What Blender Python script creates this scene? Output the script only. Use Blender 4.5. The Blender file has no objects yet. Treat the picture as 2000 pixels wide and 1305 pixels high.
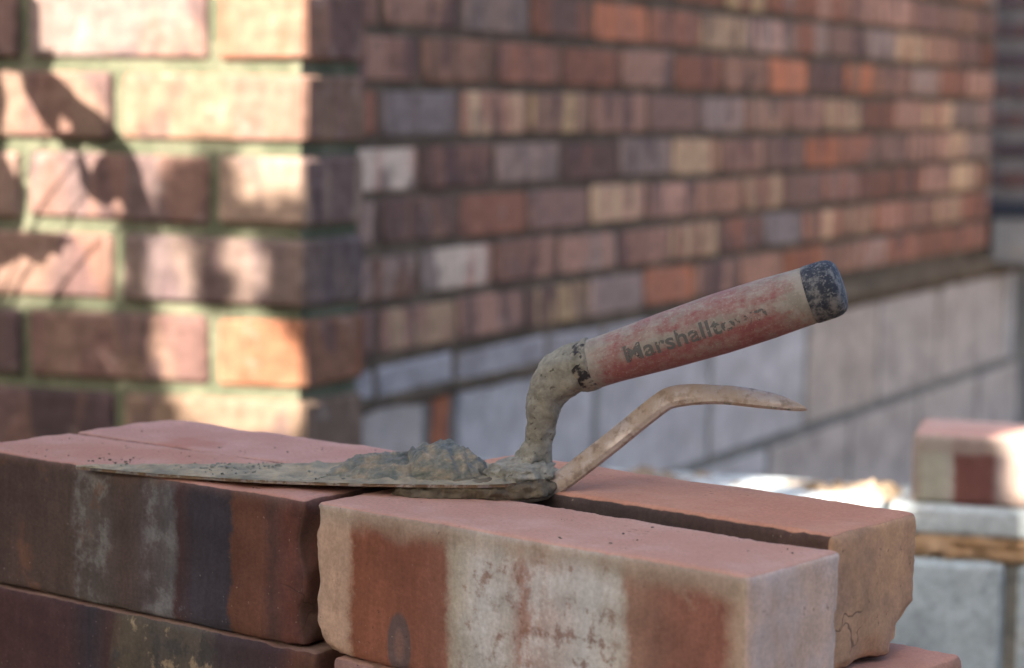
import bpy, bmesh, math, random
from mathutils import Vector, Matrix, noise
random.seed(7)
SC = bpy.context.scene
COL = SC.collection

# ------------------------------------------------------------------ camera
FPX, PITCH, ROLL, CAMH = 4400.0, 0.1037, 0.0149, 0.90     # focal length in photo pixels (2000 wide)
CAM = Vector((0, 0, CAMH))
FWD = Vector((0, math.cos(PITCH), -math.sin(PITCH)))
RGT0 = Vector((1, 0, 0)); UP0 = Vector((0, math.sin(PITCH), math.cos(PITCH)))
RGT = RGT0 * math.cos(ROLL) + UP0 * math.sin(ROLL)
UP = UP0 * math.cos(ROLL) - RGT0 * math.sin(ROLL)
cd = bpy.data.cameras.new('camera'); cam = bpy.data.objects.new('camera', cd); COL.objects.link(cam)
cam.matrix_world = Matrix(((RGT.x, UP.x, -FWD.x, CAM.x), (RGT.y, UP.y, -FWD.y, CAM.y), (RGT.z, UP.z, -FWD.z, CAM.z), (0, 0, 0, 1)))
cd.sensor_width = 36.0; cd.lens = 36.0 * FPX / 2000.0
cd.clip_start = 0.02; cd.clip_end = 500
cd.dof.use_dof = True; cd.dof.focus_distance = 0.945; cd.dof.aperture_fstop = 10.5; cd.dof.aperture_blades = 0
SC.camera = cam

# ------------------------------------------------------------------ light
SUN_EL = math.radians(35.0)
SDIR = Vector((-0.60 * math.cos(SUN_EL), -0.80 * math.cos(SUN_EL), math.sin(SUN_EL)))   # towards the sun
w = bpy.data.worlds.new('World'); SC.world = w; w.use_nodes = True
nt = w.node_tree; nt.nodes.clear()
sky = nt.nodes.new('ShaderNodeTexSky'); sky.sky_type = 'NISHITA'; sky.sun_disc = False
sky.sun_elevation = SUN_EL
sky.sun_rotation = math.atan2(SDIR.x, SDIR.y)
sky.air_density = 0.7; sky.dust_density = 5.0; sky.ozone_density = 0.4
bg = nt.nodes.new('ShaderNodeBackground'); bg.inputs['Strength'].default_value = 0.10
wo = nt.nodes.new('ShaderNodeOutputWorld')
nt.links.new(sky.outputs[0], bg.inputs[0]); nt.links.new(bg.outputs[0], wo.inputs[0])
sd = bpy.data.lights.new('sun', 'SUN'); sd.energy = 4.8; sd.angle = math.radians(0.5); sd.color = (1.0, 0.88, 0.76)
sun = bpy.data.objects.new('sun', sd); COL.objects.link(sun)
sun.rotation_euler = SDIR.to_track_quat('Z', 'Y').to_euler(); sun.location = (-3, -4, 6)
SC.view_settings.view_transform = 'Standard'; SC.view_settings.look = 'None'
SC.view_settings.gamma = 1.0; SC.view_settings.use_curve_mapping = False
SC.view_settings.exposure = 2.5

# ------------------------------------------------------------------ helpers
def ray(px, py):
    return (RGT * ((px - 1000) / FPX) - UP * ((py - 652.5) / FPX) + FWD)
def at(px, py, Y):
    r = ray(px, py); return CAM + r * (Y / r.y)
def at_plane(px, py, P, n):
    r = ray(px, py); return CAM + r * ((P - CAM).dot(n) / r.dot(n))
def tag(o, label=None, cat=None, group=None, kind=None):
    if label: o['label'] = label
    if cat: o['category'] = cat
    if group: o['group'] = group
    if kind: o['kind'] = kind
    return o
def empty(name, loc, rz=0.0):
    o = bpy.data.objects.new(name, None); COL.objects.link(o)
    o.location = loc; o.rotation_euler = (0, 0, rz); o.empty_display_size = 0.05
    return o
def link(name, me, mat=None, parent=None, loc=None, rz=None, smooth=False):
    o = bpy.data.objects.new(name, me); COL.objects.link(o)
    if mat is not None:
        me.materials.clear(); me.materials.append(mat)
    if parent is not None: o.parent = parent
    if loc is not None: o.location = loc
    if rz is not None: o.rotation_euler = (0, 0, rz)
    if smooth:
        me.polygons.foreach_set('use_smooth', [True] * len(me.polygons))
    return o
def from_bm(bm, name='mesh'):
    me = bpy.data.meshes.new(name); bm.to_mesh(me); bm.free(); return me
def fbm(p, octs=4, lac=2.0, gain=0.5):
    a, s, v = 1.0, 1.0, 0.0
    for _ in range(octs):
        v += a * noise.noise(p * s); a *= gain; s *= lac
    return v
def new_obj_vec(seed):
    return Vector((seed * 13.7 % 97, seed * 7.31 % 89, seed * 3.77 % 83))

def prism_mesh(poly, h, bev=0.003):
    """bevelled prism over a footprint polygon, base at z=0"""
    bm = bmesh.new()
    lo = [bm.verts.new((x, y, 0)) for x, y in poly]; hi = [bm.verts.new((x, y, h)) for x, y in poly]
    n = len(poly)
    bm.faces.new(hi); bm.faces.new(lo[::-1])
    for i in range(n): bm.faces.new((lo[i], lo[(i + 1) % n], hi[(i + 1) % n], hi[i]))
    bmesh.ops.recalc_face_normals(bm, faces=bm.faces)
    if bev: bmesh.ops.bevel(bm, geom=list(bm.edges), offset=bev, segments=1, affect='EDGES', profile=0.5)
    return bm
def rough_brick(l, d, h, seed, bev=0.004, jit=0.0015):
    """a cheap brick (44 triangles) with uneven arrises; base centre at x=0, front face at y=0"""
    bm = prism_mesh([(-l / 2, 0), (l / 2, 0), (l / 2, d), (-l / 2, d)], h, bev)
    r = random.Random(seed)
    for v in bm.verts:
        v.co += Vector((r.uniform(-jit, jit), r.uniform(-jit, jit), r.uniform(-jit, jit)))
    return from_bm(bm, 'brick')

def hero_brick(l, d, h, seed, rad=0.004, amp=0.0007, res=0.0018, chips=(), bow=()):
    """a dense hand-made brick: rounded uneven arrises, slightly bowed faces; base centre origin, y from 0 to d"""
    nx, ny, nz = max(4, int(l / res)), max(4, int(d / res)), max(4, int(h / res))
    bm = bmesh.new(); cache = {}
    def V(i, j, k):
        key = (i, j, k)
        if key not in cache: cache[key] = bm.verts.new((-l / 2 + l * i / nx, d * j / ny, h * k / nz))
        return cache[key]
    for i in range(nx):
        for j in range(ny):
            bm.faces.new((V(i, j, nz), V(i + 1, j, nz), V(i + 1, j + 1, nz), V(i, j + 1, nz)))
            bm.faces.new((V(i, j, 0), V(i, j + 1, 0), V(i + 1, j + 1, 0), V(i + 1, j, 0)))
    for i in range(nx):
        for k in range(nz):
            bm.faces.new((V(i, 0, k), V(i + 1, 0, k), V(i + 1, 0, k + 1), V(i, 0, k + 1)))
            bm.faces.new((V(i, ny, k), V(i, ny, k + 1), V(i + 1, ny, k + 1), V(i + 1, ny, k)))
    for j in range(ny):
        for k in range(nz):
            bm.faces.new((V(0, j, k), V(0, j, k + 1), V(0, j + 1, k + 1), V(0, j + 1, k)))
            bm.faces.new((V(nx, j, k), V(nx, j + 1, k), V(nx, j + 1, k + 1), V(nx, j, k + 1)))
    off = new_obj_vec(seed); rad *= .62
    for v in bm.verts:
        p = v.co.copy()
        rr = rad * (1.0 + 0.40 * noise.noise(p * 22 + off) + 0.18 * noise.noise(p * 90 + off))
        rr = max(0.0012, rr)
        q = Vector((min(max(p.x, -l / 2 + rr), l / 2 - rr), min(max(p.y, rr), d - rr), min(max(p.z, rr), h - rr)))
        dv = p - q
        if dv.length > 1e-9:
            n = dv.normalized(); p = q + n * rr
        else: n = Vector((0, 0, 0))
        edge = sum(1 for c in dv if abs(c) > 1e-7)
        a = amp * (fbm(p * 26 + off, 3) * 0.9 + 0.25 * fbm(p * 180 + off, 2))
        if edge >= 2:
            a += 0.00035 * (noise.noise(p * 260 + off) + .8 * noise.noise(p * 520 + off)) - 0.0002
            c = noise.noise(p * 55 + off * 1.7)
            if c > 0.42: a -= (c - 0.42) * 0.006
        p += n * a
        for (cx, cy, cz, cr, cdp) in chips:
            t = (p - Vector((cx, cy, cz))).length / cr
            if t < 1: p += (Vector((0, d / 2, h / 2)) - p).normalized() * ((1 - t * t) * cdp * (1 + 0.25 * noise.noise(p * 120)))
        for (ax, f) in bow:
            p.z += f * (1 - (2 * p.x / l) ** 2) * (p.z / h) if ax == 'x' else 0
        v.co = p
    bmesh.ops.recalc_face_normals(bm, faces=bm.faces)
    return from_bm(bm, 'brick')

# ------------------------------------------------------------------ material helpers
class N:
    def __init__(s, name):
        s.m = bpy.data.materials.new(name); s.m.use_nodes = True
        s.t = s.m.node_tree; s.t.nodes.clear()
        s.out = s.t.nodes.new('ShaderNodeOutputMaterial')
        s.b = s.t.nodes.new('ShaderNodeBsdfPrincipled')
        s.t.links.new(s.b.outputs[0], s.out.inputs[0])
        s.b.inputs['Roughness'].default_value = 0.9
        s.b.inputs['Specular IOR Level'].default_value = 0.25
    def n(s, t, **k):
        nd = s.t.nodes.new(t)
        for a, v in k.items(): setattr(nd, a, v)
        return nd
    def set(s, sock, v):
        if hasattr(v, 'is_output') or hasattr(v, 'links'): s.t.links.new(v, sock)
        elif isinstance(v, (tuple, list)) and len(v) == 3 and sock.type == 'RGBA': sock.default_value = (*v, 1)
        else: sock.default_value = v
    def coord(s, kind='Object'):
        return s.n('ShaderNodeTexCoord').outputs[kind]
    def sep(s, v):
        nd = s.n('ShaderNodeSeparateXYZ'); s.set(nd.inputs[0], v); return nd.outputs
    def comb(s, x, y, z):
        nd = s.n('ShaderNodeCombineXYZ')
        for i, v in enumerate((x, y, z)): s.set(nd.inputs[i], v)
        return nd.outputs[0]
    def math(s, op, a, b=0.0, c=None, clamp=False):
        nd = s.n('ShaderNodeMath', operation=op, use_clamp=clamp)
        s.set(nd.inputs[0], a); s.set(nd.inputs[1], b)
        if c is not None: s.set(nd.inputs[2], c)
        return nd.outputs[0]
    def vmul(s, v, k):
        nd = s.n('ShaderNodeVectorMath', operation='MULTIPLY'); s.set(nd.inputs[0], v)
        s.set(nd.inputs[1], k if isinstance(k, tuple) else (k, k, k)); return nd.outputs[0]
    def vadd(s, v, k):
        nd = s.n('ShaderNodeVectorMath', operation='ADD'); s.set(nd.inputs[0], v); s.set(nd.inputs[1], k); return nd.outputs[0]
    def noise(s, v, scale, detail=3.0, rough=0.55, dist=0.0):
        nd = s.n('ShaderNodeTexNoise'); s.set(nd.inputs['Vector'], v)
        nd.inputs['Scale'].default_value = scale; nd.inputs['Detail'].default_value = detail
        nd.inputs['Roughness'].default_value = rough; nd.inputs['Distortion'].default_value = dist
        return nd.outputs['Fac']
    def step(s, v, a, b, lo=0.0, hi=1.0):
        nd = s.n('ShaderNodeMapRange', interpolation_type='SMOOTHSTEP'); s.set(nd.inputs[0], v)
        for i, x in ((1, a), (2, b), (3, lo), (4, hi)): s.set(nd.inputs[i], x)
        return nd.outputs[0]
    def mix(s, f, a, b, mode='MIX'):
        nd = s.n('ShaderNodeMix', data_type='RGBA', blend_type=mode)
        s.set(nd.inputs[0], f); s.set(nd.inputs[6], a); s.set(nd.inputs[7], b); return nd.outputs[2]
    def ramp(s, f, stops, interp='LINEAR'):
        nd = s.n('ShaderNodeValToRGB'); cr = nd.color_ramp; cr.interpolation = interp
        while len(cr.elements) > 1: cr.elements.remove(cr.elements[-1])
        for i, (p, c) in enumerate(stops):
            e = cr.elements[0] if i == 0 else cr.elements.new(p)
            e.position = p; e.color = (*c, 1)
        s.set(nd.inputs[0], f); return nd.outputs[0]
    def bump(s, hgt, strength=0.4, dist=0.001, normal=None):
        nd = s.n('ShaderNodeBump'); nd.inputs['Strength'].default_value = strength
        nd.inputs['Distance'].default_value = dist; s.set(nd.inputs['Height'], hgt)
        if normal is not None: s.set(nd.inputs['Normal'], normal)
        return nd.outputs[0]
    def done(s, col, normal=None, rough=None, metal=None):
        s.set(s.b.inputs['Base Color'], col)
        if normal is not None: s.set(s.b.inputs['Normal'], normal)
        if rough is not None: s.set(s.b.inputs['Roughness'], rough)
        if metal is not None: s.set(s.b.inputs['Metallic'], metal)
        return s.m

def value_jitter(k, col, v, scale, lo=0.75, hi=1.2, detail=4):
    f = k.noise(v, scale, detail, 0.6)
    g = k.step(f, 0.3, 0.7, lo, hi)
    return k.mix(1.0, col, k.comb(g, g, g), 'MULTIPLY')

def mat_wall_brick():
    """multi-coloured stock brick: vertical colour bands that differ from brick to brick"""
    k = N('stock_brick'); oc = k.coord('Object'); x, y, z = k.sep(oc)
    oi = k.n('ShaderNodeObjectInfo'); rnd = oi.outputs['Random']
    at2 = k.n('ShaderNodeAttribute', attribute_type='OBJECT', attribute_name='tint'); tint = at2.outputs['Color']
    r1 = k.math('MULTIPLY', rnd, 91.0)
    bx = k.math('ADD', x, k.math('MULTIPLY', y, 0.8))
    wv = k.comb(k.math('MULTIPLY_ADD', bx, 18.0, r1), k.math('MULTIPLY', z, 4.0), k.math('MULTIPLY', rnd, 53.0))
    f1 = k.step(k.noise(wv, 1.0, 1.5, 0.5, 0.2), 0.46, 0.56)
    wv2 = k.comb(k.math('MULTIPLY_ADD', bx, 15.0, k.math('MULTIPLY', rnd, 313.0)), k.math('MULTIPLY', z, 5.0), r1)
    f2 = k.step(k.noise(wv2, 1.0, 2.0, 0.5, 0.3), 0.57, 0.64)
    c = k.mix(f1, oi.outputs['Color'], tint)
    c = k.mix(k.math('MULTIPLY', f2, 0.65), c, (0.085, 0.055, 0.058))
    c = value_jitter(k, c, oc, 55.0, 0.72, 1.22)
    c = value_jitter(k, c, oc, 420.0, 0.85, 1.1)
    # faint pale bloom
    fb = k.step(k.noise(k.vadd(oc, k.comb(r1, 0.0, 0.0)), 22.0, 4.0), 0.58, 0.75)
    c = k.mix(k.math('MULTIPLY', fb, 0.35), c, (0.42, 0.33, 0.29))
    return k.done(c, k.bump(k.noise(oc, 260.0, 4.0), 0.5, 0.0012))
M_BRICK = mat_wall_brick()

def mat_plain(name, col, scale=60.0, lo=0.7, hi=1.2, bscale=300.0, bstr=0.5, bdist=0.001, rough=0.92):
    k = N(name); oc = k.coord('Object')
    c = value_jitter(k, col, oc, scale, lo, hi); c = value_jitter(k, c, oc, scale * 7, 0.85, 1.1)
    return k.done(c, k.bump(k.noise(oc, bscale, 5.0), bstr, bdist), rough)

def mat_mortar(name, c1, c2, scale=14.0):
    k = N(name); oc = k.coord('Object')
    c = k.mix(k.step(k.noise(oc, scale, 4.0), 0.4, 0.62), c1, c2)
    c = value_jitter(k, c, oc, 120.0, 0.8, 1.15)
    return k.done(c, k.bump(k.noise(oc, 160.0, 5.0), 0.8, 0.003), 0.95)
M_MORTAR_WALL = mat_mortar('brown_mortar', (0.085, 0.066, 0.046), (0.14, 0.11, 0.078))
M_MORTAR_PIER = mat_mortar('green_stained_mortar', (0.085, 0.095, 0.06), (0.145, 0.148, 0.10))
M_MORTAR_DARK = mat_mortar('grey_mortar', (0.085, 0.085, 0.09), (0.12, 0.118, 0.122))
M_MORTAR_BLOCK = mat_mortar('block_joint_mortar', (0.14, 0.145, 0.135), (0.21, 0.205, 0.18))
M_MORTAR_CRUMB = mat_mortar('pale_crumbly_mortar', (0.17, 0.125, 0.08), (0.27, 0.21, 0.15), 60.0)
M_MORTAR_BED = mat_mortar('sandy_bed_mortar', (0.36, 0.23, 0.125), (0.46, 0.32, 0.20), 40.0)

def mat_block():
    k = N('concrete_block'); oc = k.coord('Object'); oi = k.n('ShaderNodeObjectInfo')
    rv = k.vadd(oc, k.comb(k.math('MULTIPLY', oi.outputs['Random'], 40.0), 0.0, 0.0))
    c = value_jitter(k, oi.outputs['Color'], rv, 9.0, 0.76, 1.12); c = value_jitter(k, c, rv, 28.0, .82, 1.1, 6)
    c = k.mix(k.math('MULTIPLY', k.step(k.noise(rv, 16.0, 5.0), 0.52, 0.72), 0.35), c, (0.30, 0.25, 0.20))
    c = value_jitter(k, c, rv, 190.0, 0.75, 1.12)
    pit = k.step(k.noise(rv, 130.0, 3.0), .60, .68)
    c = k.mix(k.math('MULTIPLY', pit, .35), c, (.13, .13, .13))
    return k.done(c, k.bump(k.math('SUBTRACT', k.noise(oc, 150.0, 5.0, 0.65), pit), 0.9, 0.003), 0.95)
M_BLOCK = mat_block()

# ------------------------------------------------------------------ ground
def build_ground():
    bm = bmesh.new()
    vs = [bm.verts.new((x, y, 0)) for x, y in ((-60, -60), (60, -60), (60, 60), (-60, 60))]; bm.faces.new(vs)
    k = N('trodden_earth'); oc = k.coord('Object')
    c = k.ramp(k.noise(oc, 3.0, 8.0, 0.65), [(0.3, (0.10, 0.075, 0.05)), (0.55, (0.19, 0.15, 0.11)), (0.75, (0.27, 0.23, 0.18))])
    c = value_jitter(k, c, oc, 60.0, 0.7, 1.2)
    m = k.done(c, k.bump(k.noise(oc, 40.0, 8.0, 0.7), 0.9, 0.02), 0.97)
    tag(link('ground', from_bm(bm, 'ground'), m), kind='structure')
build_ground()

def build_sky_blocker():  # added out of view to hold frontal sky light off the scene
    root = empty('sky_blocker', (0.4, -2.6, 0))
    tag(root, 'added building wall behind the camera, out of view, blocking frontal sky light', 'sky_blocker')
    m = mat_plain('dark_brick_render', (.16, .11, .09), 6.0, .8, 1.15, 80.0, .6, .004)
    bm = prism_mesh([(-2.0, -0.3), (3.0, -0.3), (3.0, 0), (-2.0, 0)], 4.9, 0.01)
    link('wall', from_bm(bm), m, root)
    k = N('window_glass'); g = k.done((.02, .025, .03), None, .1)
    wf = mat_plain('window_paint', (.7, .7, .68), 10.0, .95, 1.05)
    for x, z in ((-1.2, 1.0), (1.0, 1.0), (-1.2, 3.3), (1.0, 3.3)):  # invented windows on the blocking wall
        f = link('window', from_bm(prism_mesh([(-.55, .002), (.55, .002), (.55, .05), (-.55, .05)], 1.2, .008)), wf, root, (x, 0, z))
        link('pane', from_bm(prism_mesh([(-.48, .051), (.48, .051), (.48, .056), (-.48, .056)], 1.06, 0)), g, f, (0, 0, .07))
build_sky_blocker()
def build_sky_screen():  # unseen fence added to cut low sky light on the front faces
    root = empty('sky_screen_fence', (-4.2, -1.2, 0))
    tag(root, 'added dark board fence, out of view, blocking low sky light at left front', 'fence')
    m = mat_plain('stained_timber', (.09, .06, .04), 12.0, .7, 1.2, 60.0, .6, .003)
    me = from_bm(prism_mesh([(-.12, -.012), (.12, -.012), (.12, .012), (-.12, .012)], 2.5, .003), 'board'); me.materials.append(m)
    P = [Vector((0, 5.5, 0)), Vector((0, 0, 0)), Vector((2.2, -1.6, 0))]
    for a, b in zip(P, P[1:]):
        d = b - a; n = int(d.length / .245)
        for i in range(n):
            o = bpy.data.objects.new('board', me); COL.objects.link(o); o.parent = root
            o.location = a + d * ((i + .5) / n); o.rotation_euler = (0, 0, math.atan2(d.y, d.x))
build_sky_screen()

# palette of the old stock bricks (base colour, band colour)
PAL = {
 'red':   ((0.265, 0.125, 0.092), (0.20, 0.105, 0.085)),
 'brown': ((0.22, 0.13, 0.10), (0.30, 0.17, 0.13)),
 'pink':  ((0.36, 0.215, 0.175), (0.26, 0.15, 0.125)),
 'buff':  ((0.44, 0.31, 0.215), (0.30, 0.17, 0.13)),
 'dark':  ((0.15, 0.095, 0.088), (0.22, 0.125, 0.105)),
 'purple':((0.19, 0.12, 0.108), (0.25, 0.155, 0.13)),
 'grey':  ((0.26, 0.225, 0.235), (0.215, 0.175, 0.18)),
 'orange': ((0.40, 0.16, 0.095), (0.33, 0.15, 0.105)),
 'pale':  ((0.52, 0.44, 0.39), (0.42, 0.27, 0.235)),
 'ochre': ((0.40, 0.285, 0.175), (0.24, 0.15, 0.12)),
 'greypink': ((0.30, 0.22, 0.20), (0.22, 0.17, 0.165)),
}
POOL = ['red'] * 6 + ['brown'] * 9 + ['pink'] * 7 + ['dark'] * 4 + ['purple'] * 4 + ['grey'] + ['buff'] * 2 + ['greypink'] * 4
def paint(o, key, r):
    a, b = PAL[key]; j = r.uniform(0.70, 1.14)
    if r.random() < 0.42:
        b = PAL[r.choice(['pink', 'buff', 'dark', 'dark', 'purple', 'red', 'brown', 'greypink', 'pink'])][0]
    elif r.random() < 0.5: a, b = b, a
    j *= 1.15
    o.color = (a[0] * j * 1.06, a[1] * j, a[2] * j * .88, 1); o['tint'] = [b[0] * j * 1.06, b[1] * j, b[2] * j * .88]

# ------------------------------------------------------------------ the long brick wall on its block footing
WA = 0.4887
WALL_P = Vector((-0.2336, 3.0, 0.0)); WALL_RZ = math.pi / 2 - WA
def build_long_wall():
    root = empty('brick_wall', WALL_P, WALL_RZ)
    tag(root, 'long multi-coloured red brick wall on pale concrete block footing, receding behind the trowel', 'wall')
    r = random.Random(11)
    PITCH_S, GAUGE, Z0 = 0.2185, 0.075, CAMH + 0.0918
    S0, S1 = -0.42, 3.05
    meshes = [rough_brick(0.2095, 0.10, 0.0625, 100 + i, 0.004, 0.0019) for i in range(6)]
    half = rough_brick(0.098, 0.10, 0.0655, 120, 0.0035, 0.0016)
    # bricks whose colour stands out in the photograph: (course, index) -> palette key
    special = {(-1, 0): 'pink', (-1, 2): 'greypink', (-1, 3): 'purple', (-1, 4): 'orange', (0, 0): 'pink', (0, 1): 'brown', (0, 2): 'red', (0, 3): 'red',
               (1, 0): 'red', (1, 1): 'grey', (1, 2): 'buff', (1, 3): 'ochre', (1, 4): 'pink', (1, 5): 'purple',
               (2, 0): 'pale', (2, 1): 'dark', (2, 2): 'greypink', (2, 3): 'dark', (2, 4): 'greypink',
               (3, 0): 'dark', (3, 1): 'dark', (3, 2): 'red', (3, 3): 'purple', (3, 4): 'buff', (3, 5): 'pink',
               (4, 0): 'brown', (4, 1): 'pale', (4, 2): 'pink', (4, 3): 'greypink', (4, 4): 'pink', (4, 5): 'buff',
               (5, 0): 'dark', (5, 1): 'buff', (5, 2): 'purple', (5, 3): 'ochre', (5, 4): 'greypink', (5, 5): 'orange',
               (0, 7): 'orange', (0, 9): 'orange', (-2, 6): 'ochre', (2, 8): 'orange', (5, 8): 'orange', (5, 11): 'red', (5, 12): 'red', (5, 10): 'red'}
    for k in range(-11, 6):         # course k lies between joint k and joint k+1
        zt = Z0 - GAUGE * k
        start = 0.105 if k % 2 else 0.2125
        i0 = int(math.floor((S0 - start) / PITCH_S))
        i = i0
        while True:
            a = start + (i - 0) * PITCH_S - PITCH_S; b = a + PITCH_S
            if a > S1 - 0.05: break
            a2 = max(a, S0)
            b2 = min(b, S1 + 0.005)
            ln = b2 - a2
            me = meshes[r.randrange(6)]
            o = link('brick', me, M_BRICK, root)
            o.location = ((a2 + b2) / 2, -0.0016 + r.uniform(-0.0009, 0.0009), zt - GAUGE + 0.0063)
            sx = (ln - 0.0135) / 0.2095
            o.scale = (sx, 1, r.uniform(.965, 1.015)); o.location.z += r.uniform(-.0012, .0012)
            o.rotation_euler = (0, r.uniform(-0.006, 0.006), r.uniform(-0.005, 0.005))
            paint(o, special.get((k, i), r.choice(POOL)), r)
            i += 1
    # mortar core
    bm = prism_mesh([(S0, 0.0025), (S1 - 0.004, 0.0025), (S1 - 0.004, 0.096), (S0, 0.096)], GAUGE * 17 + 0.05, 0)
    link('mortar', from_bm(bm), M_MORTAR_WALL, root, (0, 0, Z0 - GAUGE * 6 - 0.052))
    # thin pale slips packed under the first course
    s = -0.40
    while s < 1.25:
        ln = r.uniform(0.19, 0.3); h = 0.044 - 0.012 * max(0, (s - 0.5))
        bm = prism_mesh([(s, -0.002), (s + ln - 0.014, -0.002), (s + ln - 0.014, 0.09), (s, 0.09)], h, 0.004)
        for v in bm.verts:
            v.co.x += r.uniform(-.004, .004); v.co.z += r.uniform(-.003, .003)
        o = link('slip', from_bm(bm), M_BLOCK, root, (0, 0, CAMH - 0.414 - r.uniform(0, .003)))
        o.color = (0.42, 0.40, 0.40, 1); s += ln
    # rough mortar bed that squeezes out between slips and blocks
    bm = bmesh.new(); n = 160; rows = []
    for i in range(n + 1):
        x = S0 + (S1 + 0.6 - S0) * i / n
        t = min(1.0, max(0.0, (x - 1.0) / 0.6))
        top = CAMH - 0.410 + 0.028 * t + .004 * noise.noise(Vector((x * 13, 8, 5))); bot = CAMH - 0.431 - 0.004 * noise.noise(Vector((x * 11, 2, 5)))
        bulge = -0.006 - 0.009 * fbm(Vector((x * 14, 3, 0)), 3)
        rows.append([bm.verts.new((x, 0.08, top + .004)), bm.verts.new((x, bulge + 0.003, top + 0.004 * noise.noise(Vector((x * 25, 9, 0))))),
                     bm.verts.new((x, bulge - 0.003, (top + bot) / 2)), bm.verts.new((x, bulge + 0.004, bot + 0.004 * noise.noise(Vector((x * 25, 1, 0))))), bm.verts.new((x, 0.08, bot))])
    for i in range(n):
        for j in range(4): bm.faces.new((rows[i][j], rows[i][j + 1], rows[i + 1][j + 1], rows[i + 1][j]))
    bmesh.ops.recalc_face_normals(bm, faces=bm.faces)
    link('mortar_bed', from_bm(bm), M_MORTAR_WALL, root, smooth=True)
    # block courses
    zt1, zb1 = CAMH - 0.427, CAMH - 0.656
    zt2 = CAMH - 0.676
    def block(a, b, zb, zt, col, name='block', mat=M_BLOCK):
        bm = prism_mesh([(a + .011, 0), (b - .011, 0), (b - .011, 0.10), (a + .011, 0.10)], zt - zb, 0.0035)
        for v in bm.verts: v.co += Vector((r.uniform(-.001, .001), r.uniform(-.0012, .0012), r.uniform(-.001, .001)))
        me = from_bm(bm); cx = (a + b) / 2
        for v in me.vertices: v.co.x -= cx
        o = link(name, me, mat, root, (cx, 0, zb)); o.color = (*col, 1); return o
    cool = (0.57, 0.55, 0.535); warm = (0.53, 0.46, 0.39); mid = (0.51, 0.455, 0.405)
    block(-0.40, -0.30, zb1, zt1, cool); block(-0.30, 0.243, zb1, zt1, mid)
    o = block(0.243, 0.322, zb1 + .004, zt1 - .003, (0.42, 0.15, 0.07), 'brick', M_BRICK); o['tint'] = [0.38, 0.14, 0.07]
    for a, b, c in ((0.322, 0.798, cool), (0.798, 1.282, cool), (1.282, 1.783, cool), (1.783, 2.234, warm), (2.234, 2.668, mid), (2.668, 3.245, mid), (3.245, 3.34, cool)):
        block(a, b, zb1, zt1, c)
    for a in range(-3, 5):
        s0 = 1.107 + a * 0.478
        block(max(s0, -0.40), min(s0 + 0.478, 3.40), 0.0, zt2, cool if a < 1 else mid)
    bm = prism_mesh([(-0.39, 0.0025), (3.95, 0.0025), (3.95, 0.097), (-0.39, 0.097)], zt1 - 0.002, 0)
    link('mortar', from_bm(bm), M_MORTAR_BLOCK, root, (0, 0, 0))
build_long_wall()

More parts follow.
